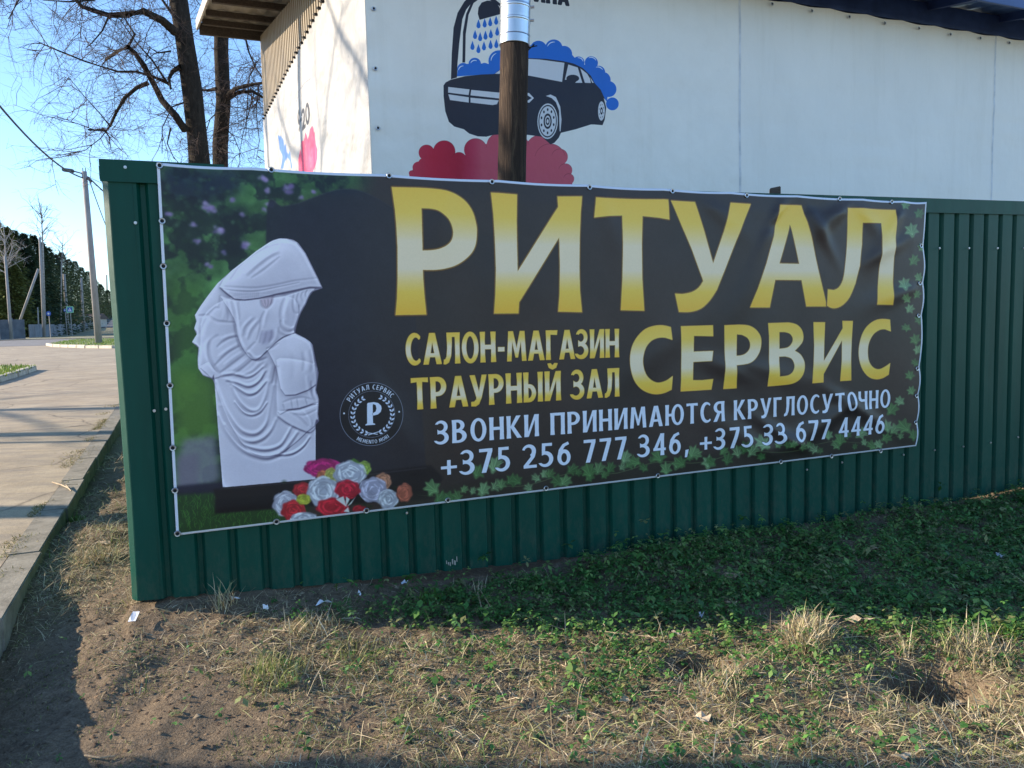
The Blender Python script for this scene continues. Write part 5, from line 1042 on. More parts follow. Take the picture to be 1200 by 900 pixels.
# grass island with pale kerb stones
def island(name, edge_px, front_n, label):
    E_ = [hit(*p, .03) for p in edge_px]; r = empty(name, tuple(E_[0]), label=label, cat='grass island')
    top = [Vector((p.x, p.y, H(p.y)+.12)) for p in E_]; cen = sum(top, Vector())/len(top)
    bm = bmesh.new(); vs = [bm.verts.new(p) for p in top]; bm.faces.new(vs); bmesh.ops.recalc_face_normals(bm, faces=bm.faces[:]); me = bpy.data.meshes.new('turf'); bm.to_mesh(me); bm.free(); link('turf', me, M_['turf'], r)
    for i in range(front_n):
        a, b = E_[i], E_[i+1]; L = (b-a).length; n = max(1, int(L/1.0)); d = (b-a)/n; s = Vector((d.y, -d.x, 0)).normalized()*.16
        if s.y > 0: s = -s
        for k in range(n): MB().frame_box(Vector((a.x, a.y, H(a.y)-.05))+d*(k+.02)+s*.05, d*.95, s, (0, 0, .2+random.uniform(-.01, .01))).build('kerb_stone', M_['kerb_light'], r, bevel=.02)
    # blades
    q = np.array([(p.x, p.y) for p in top]); lo, hi = q.min(0), q.max(0); V = []; Fq = []; Cc = []; R = random.Random(4)
    def inside(x, y):
        c = False; j = len(q)-1
        for i in range(len(q)):
            if (q[i][1] > y) != (q[j][1] > y) and x < (q[j][0]-q[i][0])*(y-q[i][1])/(q[j][1]-q[i][1])+q[i][0]: c = not c
            j = i
        return c
    for _ in range(9000):
        x, y = R.uniform(lo[0], hi[0]), R.uniform(lo[1], hi[1])
        if not inside(x, y): continue
        z = H(y)+.11; h = R.uniform(.03, .10); a = R.uniform(0, 3.14); w = R.uniform(.015, .03); n = len(V)
        V += [(x-w*math.cos(a), y-w*math.sin(a), z), (x+w*math.cos(a), y+w*math.sin(a), z), (x+R.gauss(0, .02), y+R.gauss(0, .02), z+h)]; Fq.append((n, n+1, n+2)); g = R.random(); Cc += [(.10+.12*g, .20+.06*g, .03+.03*g)]*3
    link('grass_blades', npmesh('grass_blades', V, Fq, Cc), M_['leafy'], r, kind='stuff')
island('grass_island', [(58, 404.5), (66, 406), (104, 407.5), (136, 407.8), (150, 404), (150, 399), (116, 398), (92, 399), (74, 401)], 3, 'long low grass island with pale kerb stones at the foot of the lamp post')
island('grass_patch', [(-60, 462), (0, 447.5), (22, 441), (44, 433.5), (-10, 432.5), (-80, 433)], 3, 'worn grass patch with a kerb at the left edge of the yard')
# lamp post and its cables
def far_pole(px_b, py_b, px_t, py_t, dist, r, label, m='concrete', group='concrete poles beyond the road', cat='pole', name='utility_pole'):
    b = at(px_b, py_b, dist); b.z = H(dist); t = at(px_t, py_t, dist)
    e = empty(name, tuple(b), label=label, cat=cat, group=group)
    MB().tube([b-Vector((0, 0, .3)), t], [r*1.15, r*.8], 8).build('shaft', M_[m], e, smooth=True)
    return e, b, t
lp, lb, lt = far_pole(115.5, 396, 98.6, 201, 39, .155, 'tall concrete street lamp post standing on the grass island', group=None, cat='street lamp', name='street_lamp')
a1, a2, a3 = at(95, 203, 39), at(86, 200.5, 39), at(73.5, 199, 39)
MB().tube([lt-Vector((0, 0, .2)), a1, a2], .035, 6).build('arm', M_['lamp'], lp)
MB().frame_box(a2-Vector((0, .12, .08)), a3-a2, (0, .24, 0), (0, 0, .17)).build('lamp_head', M_['lamp'], lp, bevel=.03)
MB().tube([lt-Vector((.05, 0, .5)), at(103, 209, 39), at(107, 213, 39)], .07, 6).build('cable_bracket', M_['lamp'], lp)
for dx in (-.06, .07): MB().tube([lt+Vector((dx, 0, -.1)), lt+Vector((dx, 0, .18))], .02, 5).build('pin_insulator', M_['lamp'], lp)
def cable(p, q, sag, r, label, name='overhead_cable'):
    pts = [p.lerp(q, i/20)-Vector((0, 0, sag*4*(i/20)*(1-i/20))) for i in range(21)]
    MB().tube(pts, r, 5).build(name, M_['wire'], None, label=label, cat='cable')
cable(lt-Vector((.1, 0, .3)), at(-150, -80, 16), .9, .035, 'thick sagging cable from the street lamp to the upper left')
cable(at(104, 208, 39), at(215, 286, 70), .6, .035, 'thick cable running right from the street lamp behind the fence')
cable(at(101, 206, 39), at(190, 222, 60), .5, .012, 'thin upper wire running right from the street lamp')
cable(at(105, 212, 39), at(150, 322, 42), .3, .022, 'steep cable dropping from the street lamp behind the fence')
e1, b1, t1_ = far_pole(51, 385, 46.5, 278, 80, .14, 'concrete pole with a slanting prop at the far side of the road')
MB().tube([at(20.5, 384, 78.6), at(45, 315, 79.7)], [.13, .12], 8).build('prop', M_['concrete'], e1, smooth=True)
far_pole(79, 382, 75, 321, 102, .2, 'slim concrete pole behind the lime framed crossing sign'); far_pole(97.5, 377, 95, 325.5, 136, .22, 'slim concrete pole right of the crossing sign before the dark trees')
far_pole(13, 392, 6, 300, 70, .13, 'pale concrete pole in front of the grey fence at the left edge'); far_pole(118, 366, 117.5, 334, 235, .26, 'tiny concrete pole up the hill road'); far_pole(125.5, 362, 125, 322, 270, .3, 'tiniest concrete pole far up the hill road')
far_pole(44.3, 378.5, 44.2, 360, 84, .07, 'thin grey marker post beside the propped pole', cat='post', name='marker_post')
far_pole(38, 398, 36, 372, 300, .0, 'x') if False else None
# signs
def sign_at(px, py, wpx, hpx, dist, label, kind):
    c = at(px, py, dist); s = dist/FPX; w, h = wpx*s, hpx*s; z0 = H(dist); e = empty('road_sign', (c.x, c.y, z0), label=label, cat='road sign')
    MB().tube([(c.x, c.y+.05, z0-.2), (c.x, c.y+.05, c.z+h*.4)], .04, 6).build('sign_post', M_['concrete'], e)
    if kind == 'round':
        MB().tube([(c.x, c.y, c.z), (c.x, c.y-.03, c.z)], h/2, 20).build('sign_plate', M_['sign_blue'], e)
        MB().tube([(c.x, c.y-.035, c.z-h*.02), (c.x, c.y-.04, c.z-h*.02)], h*.20, 12).build('sign_symbol', M_['sign_white'], e)
    else:
        MB().frame_box((c.x-w/2, c.y, c.z-h/2), (w, 0, 0), (0, -.03, 0), (0, 0, h)).build('sign_board', M_['sign_green'], e)
        MB().frame_box((c.x-w*.36, c.y-.034, c.z-h*.38), (w*.72, 0, 0), (0, -.004, 0), (0, 0, h*.76)).build('sign_field', M_['sign_blue'], e)
        MB().add([(c.x-w*.26, c.y-.041, c.z-h*.28), (c.x+w*.26, c.y-.041, c.z-h*.28), (c.x, c.y-.041, c.z+h*.3)], [(0, 1, 2)]).build('sign_triangle', M_['sign_white'], e)
        g = MB(); q = (c.x, c.y-.044, c.z); k = h*.1
        g.tube([(q[0]-k*.1, q[1], q[2]+k*1.0), (q[0]-k*.1, q[1]-.003, q[2]+k*1.0)], k*.4, 8); g.add([(q[0]-k*.4, q[1], q[2]+k*.6), (q[0]+k*.3, q[1], q[2]+k*.6), (q[0]+k*.2, q[1], q[2]-k*.6), (q[0]+k*.9, q[1], q[2]-k*2), (q[0]+k*.4, q[1], q[2]-k*2), (q[0]-k*.1, q[1], q[2]-k*.9), (q[0]-k*.7, q[1], q[2]-k*2), (q[0]-k*1.2, q[1], q[2]-k*2), (q[0]-k*.4, q[1], q[2]-k*.5)], [tuple(range(9))]); g.build('walking_figure', M_['sign_blue'], e)
sign_at(57, 367.5, 5.2, 5.6, 76, 'small round blue road sign on a post beyond the road', 'round')
sign_at(82, 362.8, 8.2, 7.2, 84, 'lime framed pedestrian crossing sign beyond the road', 'cross')
sign_at(76.2, 363.5, 3.4, 3.4, 86, 'small round sign seen edge on left of the crossing sign', 'round')
# grey panel fence at the far left and the slate fence up the hill
fg = empty('panel_fence', tuple(hit(10, 392)), label='grey concrete panel fence beyond the road at the left edge', cat='fence')
def panels(e, pts, hgt, m, step=2.0, posts=True, thick=.08):
    for (x0, y0), (x1, y1) in zip(pts[:-1], pts[1:]):
        a, b = Vector((x0, y0, 0)), Vector((x1, y1, 0)); L = (b-a).length; n = max(1, round(L/step)); d = (b-a)/n; s = Vector((d.y, -d.x, 0)).normalized()*thick
        for k in range(n):
            p = a+d*k; z = H(p.y); MB().frame_box((p.x, p.y, z-.1), d*.95, s, (0, 0, hgt)).build('panel', M_[m], e)
            if posts: MB().frame_box((p.x-s.x*.3, p.y-s.y*.3, z-.1), d*.05*1.0, s*1.8, (0, 0, hgt+.12)).build('fence_post', M_['fence_slate'], e)
pA, pB = at(-70, 380, 66), at(29, 380, 72); panels(fg, [(pA.x, pA.y), (pB.x, pB.y)], 1.95, 'fence_grey', 1.1)
fs_ = empty('low_fence', tuple(hit(60, 383)), label='low grey slat fence rising along the hill road under the dark trees', cat='fence')
pp = [at(33, 380, 78), at(66, 380, 92), at(88, 378, 118), at(104, 372, 165), at(121, 366, 240)]; panels(fs_, [(p.x, p.y) for p in pp], 1.5, 'fence_slate', 2.6, posts=False)
# houses up the hill
def house(px, dist, w, h, rh, label, side=False):
    c = at(px, 370, dist); z = H(dist); e = empty('house', (c.x, c.y, z), label=label, cat='house'); d = w*.8
    MB().box((c.x-w/2, c.y, z-.5), (c.x+w/2, c.y+d, z+h)).build('wall', M_['house_wall'], e)
    o = .35; MB().add([(c.x-w/2-o, c.y-o, z+h), (c.x+w/2+o, c.y-o, z+h), (c.x+w/2+o, c.y+d+o, z+h), (c.x-w/2-o, c.y+d+o, z+h), (c.x-w/2-o, c.y+d/2, z+h+rh), (c.x+w/2+o, c.y+d/2, z+h+rh)], [(0, 1, 5, 4), (2, 3, 4, 5), (0, 4, 3), (1, 2, 5), (0, 3, 2, 1)]).build('roof', M_['house_roof'], e)
    for k in (-.28, .05, .3): f = MB().box((c.x+w*k-.5, c.y-.06, z+1.0), (c.x+w*k+.5, c.y-.005, z+2.3)).build('window', M_['sign_white'], e); MB().box((c.x+w*k-.42, c.y-.07, z+1.08), (c.x+w*k+.42, c.y-.062, z+2.22)).build('pane', M_['pane'], f)
house(101, 158, 4.5, 1.8, 1.1, 'small pale house with a brown roof under the dark trees'); house(127, 290, 9, 2.6, 1.8, 'distant pale house at the top of the hill road')
# ---- conifers: whorls of drooping boughs carrying many small needle sprays
def conifer(px, py_top, dist, wid, label, seed, dens=1.0, tone=0.0):
    g = np.random.default_rng(seed); b = at(px, 380, dist); z0 = H(dist); top = at(px, py_top, dist).z; hgt = top-z0
    t = tree_parts('conifer', (b.x, b.y, z0), label, group='dark conifers along the far side of the road')
    MB().tube([(b.x, b.y, z0-.3), (b.x, b.y, z0+hgt*.96)], [hgt*.014+.05, .02], 7).build('trunk', M_['bark'], t)
    n = int(9500*dens); u = g.random(n)**.75; zz = .04+.96*u; ph = g.random(n)*2*np.pi
    nb = 26; lay = np.floor(zz*nb)/nb; pf = (zz-lay)*nb; rmax = wid/2*(1-zz)**.8*(.72+.28*pf)+.12
    lob = .78+.3*np.sin(ph*5+lay*37)+.14*np.sin(ph*11+lay*91); rad_ = rmax*lob*g.random(n)**.45
    x = b.x+rad_*np.cos(ph)*(1+.0*zz); y = b.y+rad_*np.sin(ph); z = z0+zz*hgt-rad_*.22+g.normal(0, .08, n)
    L = g.uniform(.28, .62, n)*(1-.4*zz); W = L*g.uniform(.28, .5, n); dx, dy = np.cos(ph+g.normal(0, .5, n)), np.sin(ph+g.normal(0, .5, n)); dz = g.uniform(-.5, .25, n)
    V = np.zeros((n, 4, 3)); px_, py_ = -dy, dx; tz = g.uniform(-.5, .5, n)
    V[:, 0] = np.stack([x, y, z], 1); V[:, 1] = np.stack([x+dx*L*.5+px_*W/2, y+dy*L*.5+py_*W/2, z+dz*L*.5+tz*W], 1); V[:, 2] = np.stack([x+dx*L, y+dy*L, z+dz*L], 1); V[:, 3] = np.stack([x+dx*L*.5-px_*W/2, y+dy*L*.5-py_*W/2, z+dz*L*.5-tz*W], 1)
    c = np.array([.055+tone*.08, .085+tone*.065, .044])[None]*(.6+.9*g.random((n, 1))); c = np.repeat(c, 4, 0)
    link('crown', npmesh('crown', V.reshape(-1, 3), np.arange(4*n).reshape(n, 4), c), M_['needles'], t)
spec = [(-34, 250, 86, 6.5), (-14, 262, 84, 6), (3, 252, 90, 7), (16, 266, 84, 5.5), (25, 270, 94, 7), (36, 274, 90, 6), (47, 276, 98, 7), (56, 284, 100, 6.5), (63, 290, 112, 8), (70, 298, 118, 7.5), (78, 296, 135, 9), (86, 304, 145, 9), (93, 306, 162, 10), (100, 313, 176, 10), (107, 318, 190, 10.5), (114, 325, 206, 10), (121, 333, 225, 10), (129, 340, 245, 10), (138, 345, 262, 10), (150, 340, 256, 11)]
names_ = ['outermost left', 'left edge', 'tallest left', 'rusty lower', 'broad', 'pointed', 'full', 'narrow', 'leaning', 'slim', 'wide', 'blunt', 'middle', 'dense', 'small', 'smaller', 'tiny', 'tiniest', 'last hidden', 'hidden']
desc = ['at the far left outside the grey fence', 'behind the left end of the grey fence', 'highest in the row above the grey fence', 'in front with olive boughs above the grey fence', 'just behind the slanting prop', 'between the prop and the propped pole', 'directly behind the propped pole', 'above the round blue sign', 'right of the round blue sign', 'left above the crossing sign', 'directly above the crossing sign', 'right of the crossing sign', 'behind the second slim pole', 'left of the street lamp post', 'behind the street lamp post', 'just right of the street lamp post', 'near the fence edge up the hill', 'highest up the hill beside the fence edge', 'hidden behind the green fence corner', 'farthest behind the green fence']
for i, (px, py, d, w_) in enumerate(spec): conifer(px, py, d, w_*1.25, 'dark conifer '+desc[i], 50+i, 1.15 if d < 100 else .75, 1.0 if i in (1, 3) else (.35 if i in (4, 0) else 0))
# understory: evergreen mass low between trunks
def bush_mass():
    g = np.random.default_rng(8); n = 26000; px = g.uniform(-40, 140, n); dist = 86+np.clip(px-45, 0, 200)*1.5+g.uniform(0, 14, n); V = np.zeros((n, 4, 3)); c = np.zeros((n*4, 3))
    D0 = ray(0, 380); x = (px-600)/FPX*dist; z = np.interp(dist, [a for a, b in HP], [b for a, b in HP])+g.random(n)**.9*6.5*np.clip((125-px)/60, .4, 1); x = x-.0*z
    s = g.uniform(.2, .5, n); a = g.random((n, 3))-.5; b = g.random((n, 3))-.5; P = np.stack([x, dist, z], 1)
    V[:, 0] = P; V[:, 1] = P+a*s[:, None]; V[:, 2] = P+(a+b)*s[:, None]*1.2; V[:, 3] = P+b*s[:, None]
    c[:] = np.repeat(np.array([.04, .06, .032])*(.5+g.random((n, 1))), 4, 0); link('undergrowth', npmesh('undergrowth', V.reshape(-1, 3), np.arange(4*n).reshape(n, 4), c), M_['needles'], None, kind='stuff', label='dark evergreen undergrowth filling in under the far conifers', cat='undergrowth')
bush_mass()
# bare birches beyond the road
def birch(px, py_base, py_fork, py_top, dist, label, seed, spread=1.0, ntw=1.0, lean=-4):
    R = random.Random(seed); b = at(px, py_base, dist); b.z = H(dist); t = tree_parts('bare_birch', tuple(b), label, group='bare birches beyond the road')
    f = at(px+lean*.5, py_fork, dist); top = at(px+lean, py_top, dist); MB().tube([b-Vector((0, 0, .3)), f, f.lerp(top, .5), top], [.13, .09, .05, .015], 8).build('trunk', M_['birch'], t, smooth=True)
    br = MB(); Ht = top.z-f.z
    for k in range(22):
        a = f.lerp(top, R.random()*.8-.05); q, _ = wander(a, Vector((R.gauss(0, 1)*spread, R.gauss(0, .6), R.uniform(.6, 1.8))).normalized(), Ht*R.uniform(.35, .6), 6, -.01, .13, R); limb(br, q, .035, .012, 4); twigs(br, q, .014, 1, R, 1.2*ntw, 1.5, .03)
    br.build('branches', M_['birch'] if ntw > .9 else M_['twig'], t)
birch(52, 384, 285, 238, 86, 'tall bare birch rising above the conifers behind the propped pole', 71, .9, .8); birch(12, 392, 320, 262, 71, 'pale bare birch in front of the grey fence', 72, .8, 1.0, -8); birch(70, 384, 310, 276, 100, 'faint bare birch right of the propped pole', 73, 1.2, .8, 4)
# ============================================================ low plants, straw and litter on the soil
g = np.random.default_rng(99)
def infront(x, y): return (x-FEN.o.x)*FEN.n.x+(y-FEN.o.y)*FEN.n.y, (x-FEN.o.x)*FEN.d.x+(y-FEN.o.y)*FEN.d.y
def allowed(x, y):
    t, s = infront(x, y); k = (x-KO.x)*KN.x+(y-KO.y)*KN.y
    return (k < -.01) & ((t > .03) | (s < -.33))
def to_px(x, y, z=0):
    P = np.stack([x, y, z-CAMH+0*x], 1); d = P@np.array(F); X = P@np.array(R0); U = P@np.array(U0); X = X/d*FPX; Y = U/d*FPX
    return 600+X*cr_+Y*sr_, 450-(-X*sr_+Y*cr_)
def scatter(n, dens, x0=-3.2, x1=5.2, y0=1.5, y1=6.6, pxm=1290):
    x = g.uniform(x0, x1, n); y = g.uniform(y0, y1, n); px, py = to_px(x, y); k = (g.random(n) < dens(x, y)) & allowed(x, y) & (px > -80) & (px < pxm) & (py < 980)
    return x[k], y[k]
def blob(x, y, cx, cy, rx, ry=None): ry = ry or rx; return np.exp(-((x-cx)/rx)**2-((y-cy)/ry)**2)
def at2(px, py): p = gs(px, py); return p.x, p.y
def B(x, y, px, py, rx, ry=None): c = at2(px, py); return blob(x, y, c[0], c[1], rx, ry)
def blades(name, x, y, hgt, wid, lie, col, mat, kind='stuff', seg=2, curl=.5, label=None, cat=None, zoff=0):
    n = len(x); z = zsoil(x, y)-.004+zoff; a = g.random(n)*2*np.pi; dx, dy = np.cos(a), np.sin(a)
    h = hgt(n) if callable(hgt) else np.full(n, hgt); w = wid*g.uniform(.6, 1.3, n); li = np.clip(lie+g.normal(0, .2, n), 0, 1.0)
    sx, sy = -dy*w/2, dx*w/2; V = np.zeros((n, 2*seg+1, 3)); px_, py_, pz_ = x.copy(), y.copy(), z.copy(); L = h/seg; th = (1-li)*1.45
    tw = g.uniform(-.5, .5, n)
    for i in range(seg):
        f = 1-.35*i/seg
        V[:, 2*i] = np.stack([px_-sx*f, py_-sy*f, pz_-w*tw*.5], 1); V[:, 2*i+1] = np.stack([px_+sx*f, py_+sy*f, pz_+w*tw*.5], 1)
        tt = th-curl*(i/seg)*g.uniform(.3, 1.4, n); px_ = px_+dx*L*np.cos(tt); py_ = py_+dy*L*np.cos(tt); pz_ = np.maximum(pz_+L*np.sin(tt), zsoil(px_, py_)+.003)
    V[:, 2*seg] = np.stack([px_, py_, pz_], 1)
    idx = np.arange(n)[:, None]*(2*seg+1); tri = []
    for i in range(seg-1): tri += [idx+np.array([2*i, 2*i+1, 2*i+3]), idx+np.array([2*i, 2*i+3, 2*i+2])]
    tri.append(idx+np.array([2*seg-2, 2*seg-1, 2*seg])); Fq = np.concatenate(tri, 0)
    c = col(x, y, n); C = np.repeat(c, 2*seg+1, 0)
    return link(name, npmesh(name, V.reshape(-1, 3), Fq, C), mat, None, kind=kind, label=label, cat=cat)
def pal(cols, j=.25):
    cols = np.array(cols)
    def f(x, y, n): return cols[g.integers(0, len(cols), n)]*(1-j+2*j*g.random((n, 1)))
    return f
STRAW = pal([(.54, .45, .29), (.42, .34, .21), (.62, .53, .37), (.30, .23, .14), (.48, .43, .25), (.34, .34, .16)], .3)
# straw: matted everywhere, thicker in tussocks
def d_straw(x, y):
    b = .24+.9*B(x, y, 120, 650, .28, .75)+.8*B(x, y, 330, 770, .5, .22)+.55*B(x, y, 600, 790, .9, .35)+.75*B(x, y, 980, 830, .75, .5)+.9*B(x, y, 1150, 800, .35, .35)+.3*B(x, y, 250, 740, .5, .2)+.35*B(x, y, 1100, 880, .8, .4)
    b = b*(.35+1.1*vnoise(x, y, .16))*(.5+vnoise(x, y, .05)); b = b-.5*B(x, y, 180, 850, .35, .5)-.35*B(x, y, 60, 800, .3, .8)-.35*B(x, y, 260, 860, .3, .3)
    t, s = infront(x, y); b = b*(1-.75*((x > -.7)*sst(2.95, 3.2, y)))
    return np.clip(b*1.3, 0, 1)
x, y = scatter(330000, d_straw); blades('dry_grass', x, y, lambda n: g.gamma(2.2, .020, n)+.012, .0024, .84, STRAW, M_['straw'], seg=2, label='matted pale dry grass lying over the bare soil', cat='dry grass')
x, y = scatter(20000, lambda x, y: np.clip(d_straw(x, y)*1.1, 0, 1)*.6); blades('long_dry_grass', x, y, lambda n: g.uniform(.05, .18, n), .0028, .75, STRAW, M_['straw'], seg=3, curl=1.0, label='long bent dry grass blades strewn over the soil', cat='dry grass')
# crumbs of soil and leaf debris
def crumbs(n, dens, size, cols, name, label):
    x, y = scatter(n, dens); n = len(x); z = zsoil(x, y); s = np.minimum(g.gamma(1.6, size/1.6, n), size*2.2); V = np.zeros((n, 4, 3)); r = g.random((n, 3, 3))-.5
    P = np.stack([x, y, z], 1)
    for i in range(3): V[:, i] = P+np.stack([np.cos(i*2.09+r[:, 0, 0]*6), np.sin(i*2.09+r[:, 0, 0]*6), r[:, i, 2]*.6-.1], 1)*s[:, None]
    V[:, 3] = P+np.stack([r[:, 1, 0]*.4, r[:, 1, 1]*.4, .5+r[:, 1, 2]*.5], 1)*s[:, None]
    i0 = np.arange(n)[:, None]*4; Fq = np.concatenate([i0+np.array(t) for t in ((0, 1, 3), (1, 2, 3), (2, 0, 3))], 0); C = np.repeat(pal(cols, .35)(x, y, n), 4, 0)
    link(name, npmesh(name, V.reshape(-1, 3), Fq, C), M_['straw'], None, kind='stuff', label=label, cat='debris')
crumbs(90000, lambda x, y: .25+.6*vnoise(x, y, .2), .006, [(.18, .13, .085), (.14, .10, .065), (.26, .20, .13), (.12, .085, .06)], 'soil_crumbs', 'small crumbs of brown soil scattered over the ground')
crumbs(20000, lambda x, y: np.clip(.25+.5*vnoise(x, y, .3), 0, 1), .0075, [(.20, .13, .08), (.30, .21, .13), (.13, .08, .05), (.40, .31, .2)], 'leaf_debris', 'broken brown leaf flakes scattered over the ground')
# green creeping cover
def d_green(x, y):
    t, s = infront(x, y); b = sst(-.75, .35, x)*sst(2.95, 3.3, y+.0*x)*1.05; b = np.maximum(b, .45*sst(-1.2, -.6, x)*sst(3.05, 3.3, y)); b = np.maximum(b, .9*B(x, y, 1190, 740, .7, .22)); b = np.maximum(b, .8*B(x, y, 1040, 755, .45, .2)); b = np.maximum(b, .75*B(x, y, 870, 740, .5, .16)); b = np.maximum(b, .35*B(x, y, 730, 760, .4, .25)); b = np.maximum(b, .4*B(x, y, 500, 710, .5, .1))
    b = b+.09*B(x, y, 720, 800, 1.2, .4)+.08*B(x, y, 950, 870, .8, .4)+.15*B(x, y, 900, 770, .9, .2)
    b = b*(.12+1.5*vnoise(x, y, .22))*(.6+.8*vnoise(x, y, .07)); b = b*(1-.9*blob(x, y, hole1.x+.03, hole1.y, .16, .12))*(1-.9*blob(x, y, hole2.x, hole2.y, .1, .09))
    b = b*(1-.75*np.exp(-((t-.05)/.09)**2)*(x < .6)); return np.clip(b*1.15, 0, 1)
GRN = pal([(.075, .20, .042), (.11, .25, .055), (.05, .15, .034), (.16, .26, .07), (.09, .19, .06), (.20, .22, .09)], .35)
def clover(n0, dens, size, name, label, col=GRN, up=.03):
    x, y = scatter(int(n0*1.75), dens, x1=7.2, y1=8.0, pxm=1560); n = len(x); z = zsoil(x, y); h = g.gamma(2.5, up/2.5, n); k = 5; V = np.zeros((n, k, 4, 3)); s = size*g.uniform(.6, 1.4, n); a0 = g.random(n)*6.28
    tl = g.normal(0, .35, (n, 2)); keep = g.random((n, k)) < .85
    for j in range(k):
        a = a0+j*2*np.pi/k+g.normal(0, .25, n); dx, dy = np.cos(a), np.sin(a); rise = .25+g.normal(0, .3, n)
        c = np.stack([x, y, z+h], 1)
        def q(f, sd): return c+np.stack([(dx*f-dy*sd)*s, (dy*f+dx*sd)*s, (rise*f-f*f*.5)*s+(tl[:, 0]*dx+tl[:, 1]*dy)*f*s], 1)
        V[:, j, 0] = q(.12, 0); V[:, j, 1] = q(.62, .36); V[:, j, 2] = q(1.05, 0); V[:, j, 3] = q(.62, -.36)
        V[~keep[:, j], j] = 0; V[~keep[:, j], j] += c[~keep[:, j]][:, None]*1.0
    C = np.repeat(col(x, y, n), 4*k, 0)*np.repeat(g.uniform(.75, 1.25, (n*k, 1)), 4, 0)
    link(name, npmesh(name, V.reshape(-1, 3), np.arange(n*k*4).reshape(-1, 4), C), M_['leafy'], None, kind='stuff', label=label, cat='ground cover')
clover(120000, d_green, .0165, 'green_ground_cover', 'low creeping green leaf cover in the shade along the fence')
clover(9000, lambda x, y: d_green(x, y)*.9*(.25+.75*sst(2.9, 3.2, y)), .030, 'broad_leaf_cover', 'broader green leaves mixed into the creeping cover', up=.045)
x, y = scatter(26000, lambda x, y: np.clip(.08+.95*B(x, y, 118, 635, .22, .35)+.8*B(x, y, 128, 590, .2, .5)*0+.3*B(x, y, 380, 800, .4, .2)+.35*B(x, y, 1180, 740, .3, .1)+.22*B(x, y, 950, 800, .8, .3)+.12*B(x, y, 540, 830, .5, .3)+.5*B(x, y, 130, 520, .3, 1.0), 0, 1)*(.4+vnoise(x, y, .12)), y1=8)
blades('green_grass', x, y, lambda n: g.uniform(.025, .085, n), .0035, .35, pal([(.13, .21, .035), (.09, .16, .03), (.2, .25, .07), (.24, .24, .09)], .3), M_['leafy'], seg=3, curl=.7, label='short green grass tufts between kerb and fence', cat='grass')
x, y = scatter(22000, lambda x, y: np.clip(.6*B(x, y, 125, 540, .35, 1.6)+.3, 0, 1)*(x < -1.6), y0=3.9, y1=11, x0=-6, x1=-1.6); blades('verge_straw', x, y, lambda n: g.uniform(.03, .11, n), .005, .8, STRAW, M_['straw'], seg=2, label='dead straw in the narrow verge behind the fence corner', cat='dry grass')
# short mossy turf between the straw in the sun
x, y = scatter(420000, lambda x, y: np.clip((.16+.8*B(x, y, 700, 800, 1.1, .45)+.7*B(x, y, 960, 860, .9, .4)+.45*B(x, y, 380, 800, .5, .22)+.35*B(x, y, 480, 860, .5, .25)+.3*B(x, y, 1120, 860, .6, .4))*sst(.35, .65, vnoise(x, y, .13))*1.6, 0, 1)*(1-.9*blob(x, y, hole1.x, hole1.y, .16, .12))*(1-.9*blob(x, y, hole2.x, hole2.y, .12, .1)))
blades('mossy_turf', x, y, lambda n: g.uniform(.006, .028, n), .0026, .5, pal([(.17, .20, .05), (.11, .16, .035), (.24, .24, .09), (.30, .27, .13)], .3), M_['leafy'], seg=2, curl=.6, label='short olive green moss and turf between the dry straw', cat='moss')
# tussocks: one thing each
def tussock(px, py, n, h, r, label, cols=STRAW, lie=.3, wid=.0032, m='straw', pxpy=True):
    p = gs(px, py); a = g.random(n)*6.28; q = r*g.random(n)**.6; o = blades('grass_tussock', p.x+q*np.cos(a), p.y+q*np.sin(a), lambda n: g.uniform(.4, 1.1, n)*h, wid, lie, cols, M_[m], kind=None, seg=3, curl=.9, label=label, cat='grass tussock')
    return o
BG = pal([(.3, .3, .12), (.42, .36, .2), (.2, .24, .07)], .3)
for t in [(948, 752, 420, .13, .085, 'upright dry straw tussock at the edge of the shade'), (160, 705, 60, .14, .05, 'long bent straw at the very corner of the fence'), (262, 712, 55, .15, .05, 'sparse brown tussock against the fence below the banner corner'), (292, 795, 0, 0, 0, None), (322, 790, 300, .09, .12, 'spreading pale green and straw tussock on the bare soil'), (365, 735, 220, .10, .12, 'flat pale tussock beside the white scraps'), (420, 770, 160, .08, .12, 'low yellowish tussock left of the middle'), (110, 655, 320, .10, .13, 'thick straw heap by the end of the fence'), (1145, 770, 240, .13, .12, 'leaning straw tussock beside the large hole'), (1058, 815, 40, .14, .03, 'thin orange stalks standing beside the large hole'), (560, 700, 40, .12, .05, 'few curved dead stems in the shade near the fence'), (840, 800, 180, .09, .12, 'straw tussock right of the small hole'), (1170, 850, 260, .08, .2, 'broad straw mat at the right edge')]:
    if t[5]: tussock(*t[:5], t[5], BG if 'green' in t[5] or 'yellow' in t[5] else STRAW, .45 if 'flat' in t[5] or 'mat' in t[5] or 'heap' in t[5] else .22)
for px, py, lb in [(88, 612, 'bright green grass tuft beside the kerb'), (1185, 745, 'green grass tuft in the sun at the right edge'), (505, 705, 'broad leaved green weed in the shade near the fence')]: tussock(px, py, 120, .07, .06, lb, pal([(.1, .2, .03), (.16, .25, .05)], .3), .2, .0045, 'leafy')
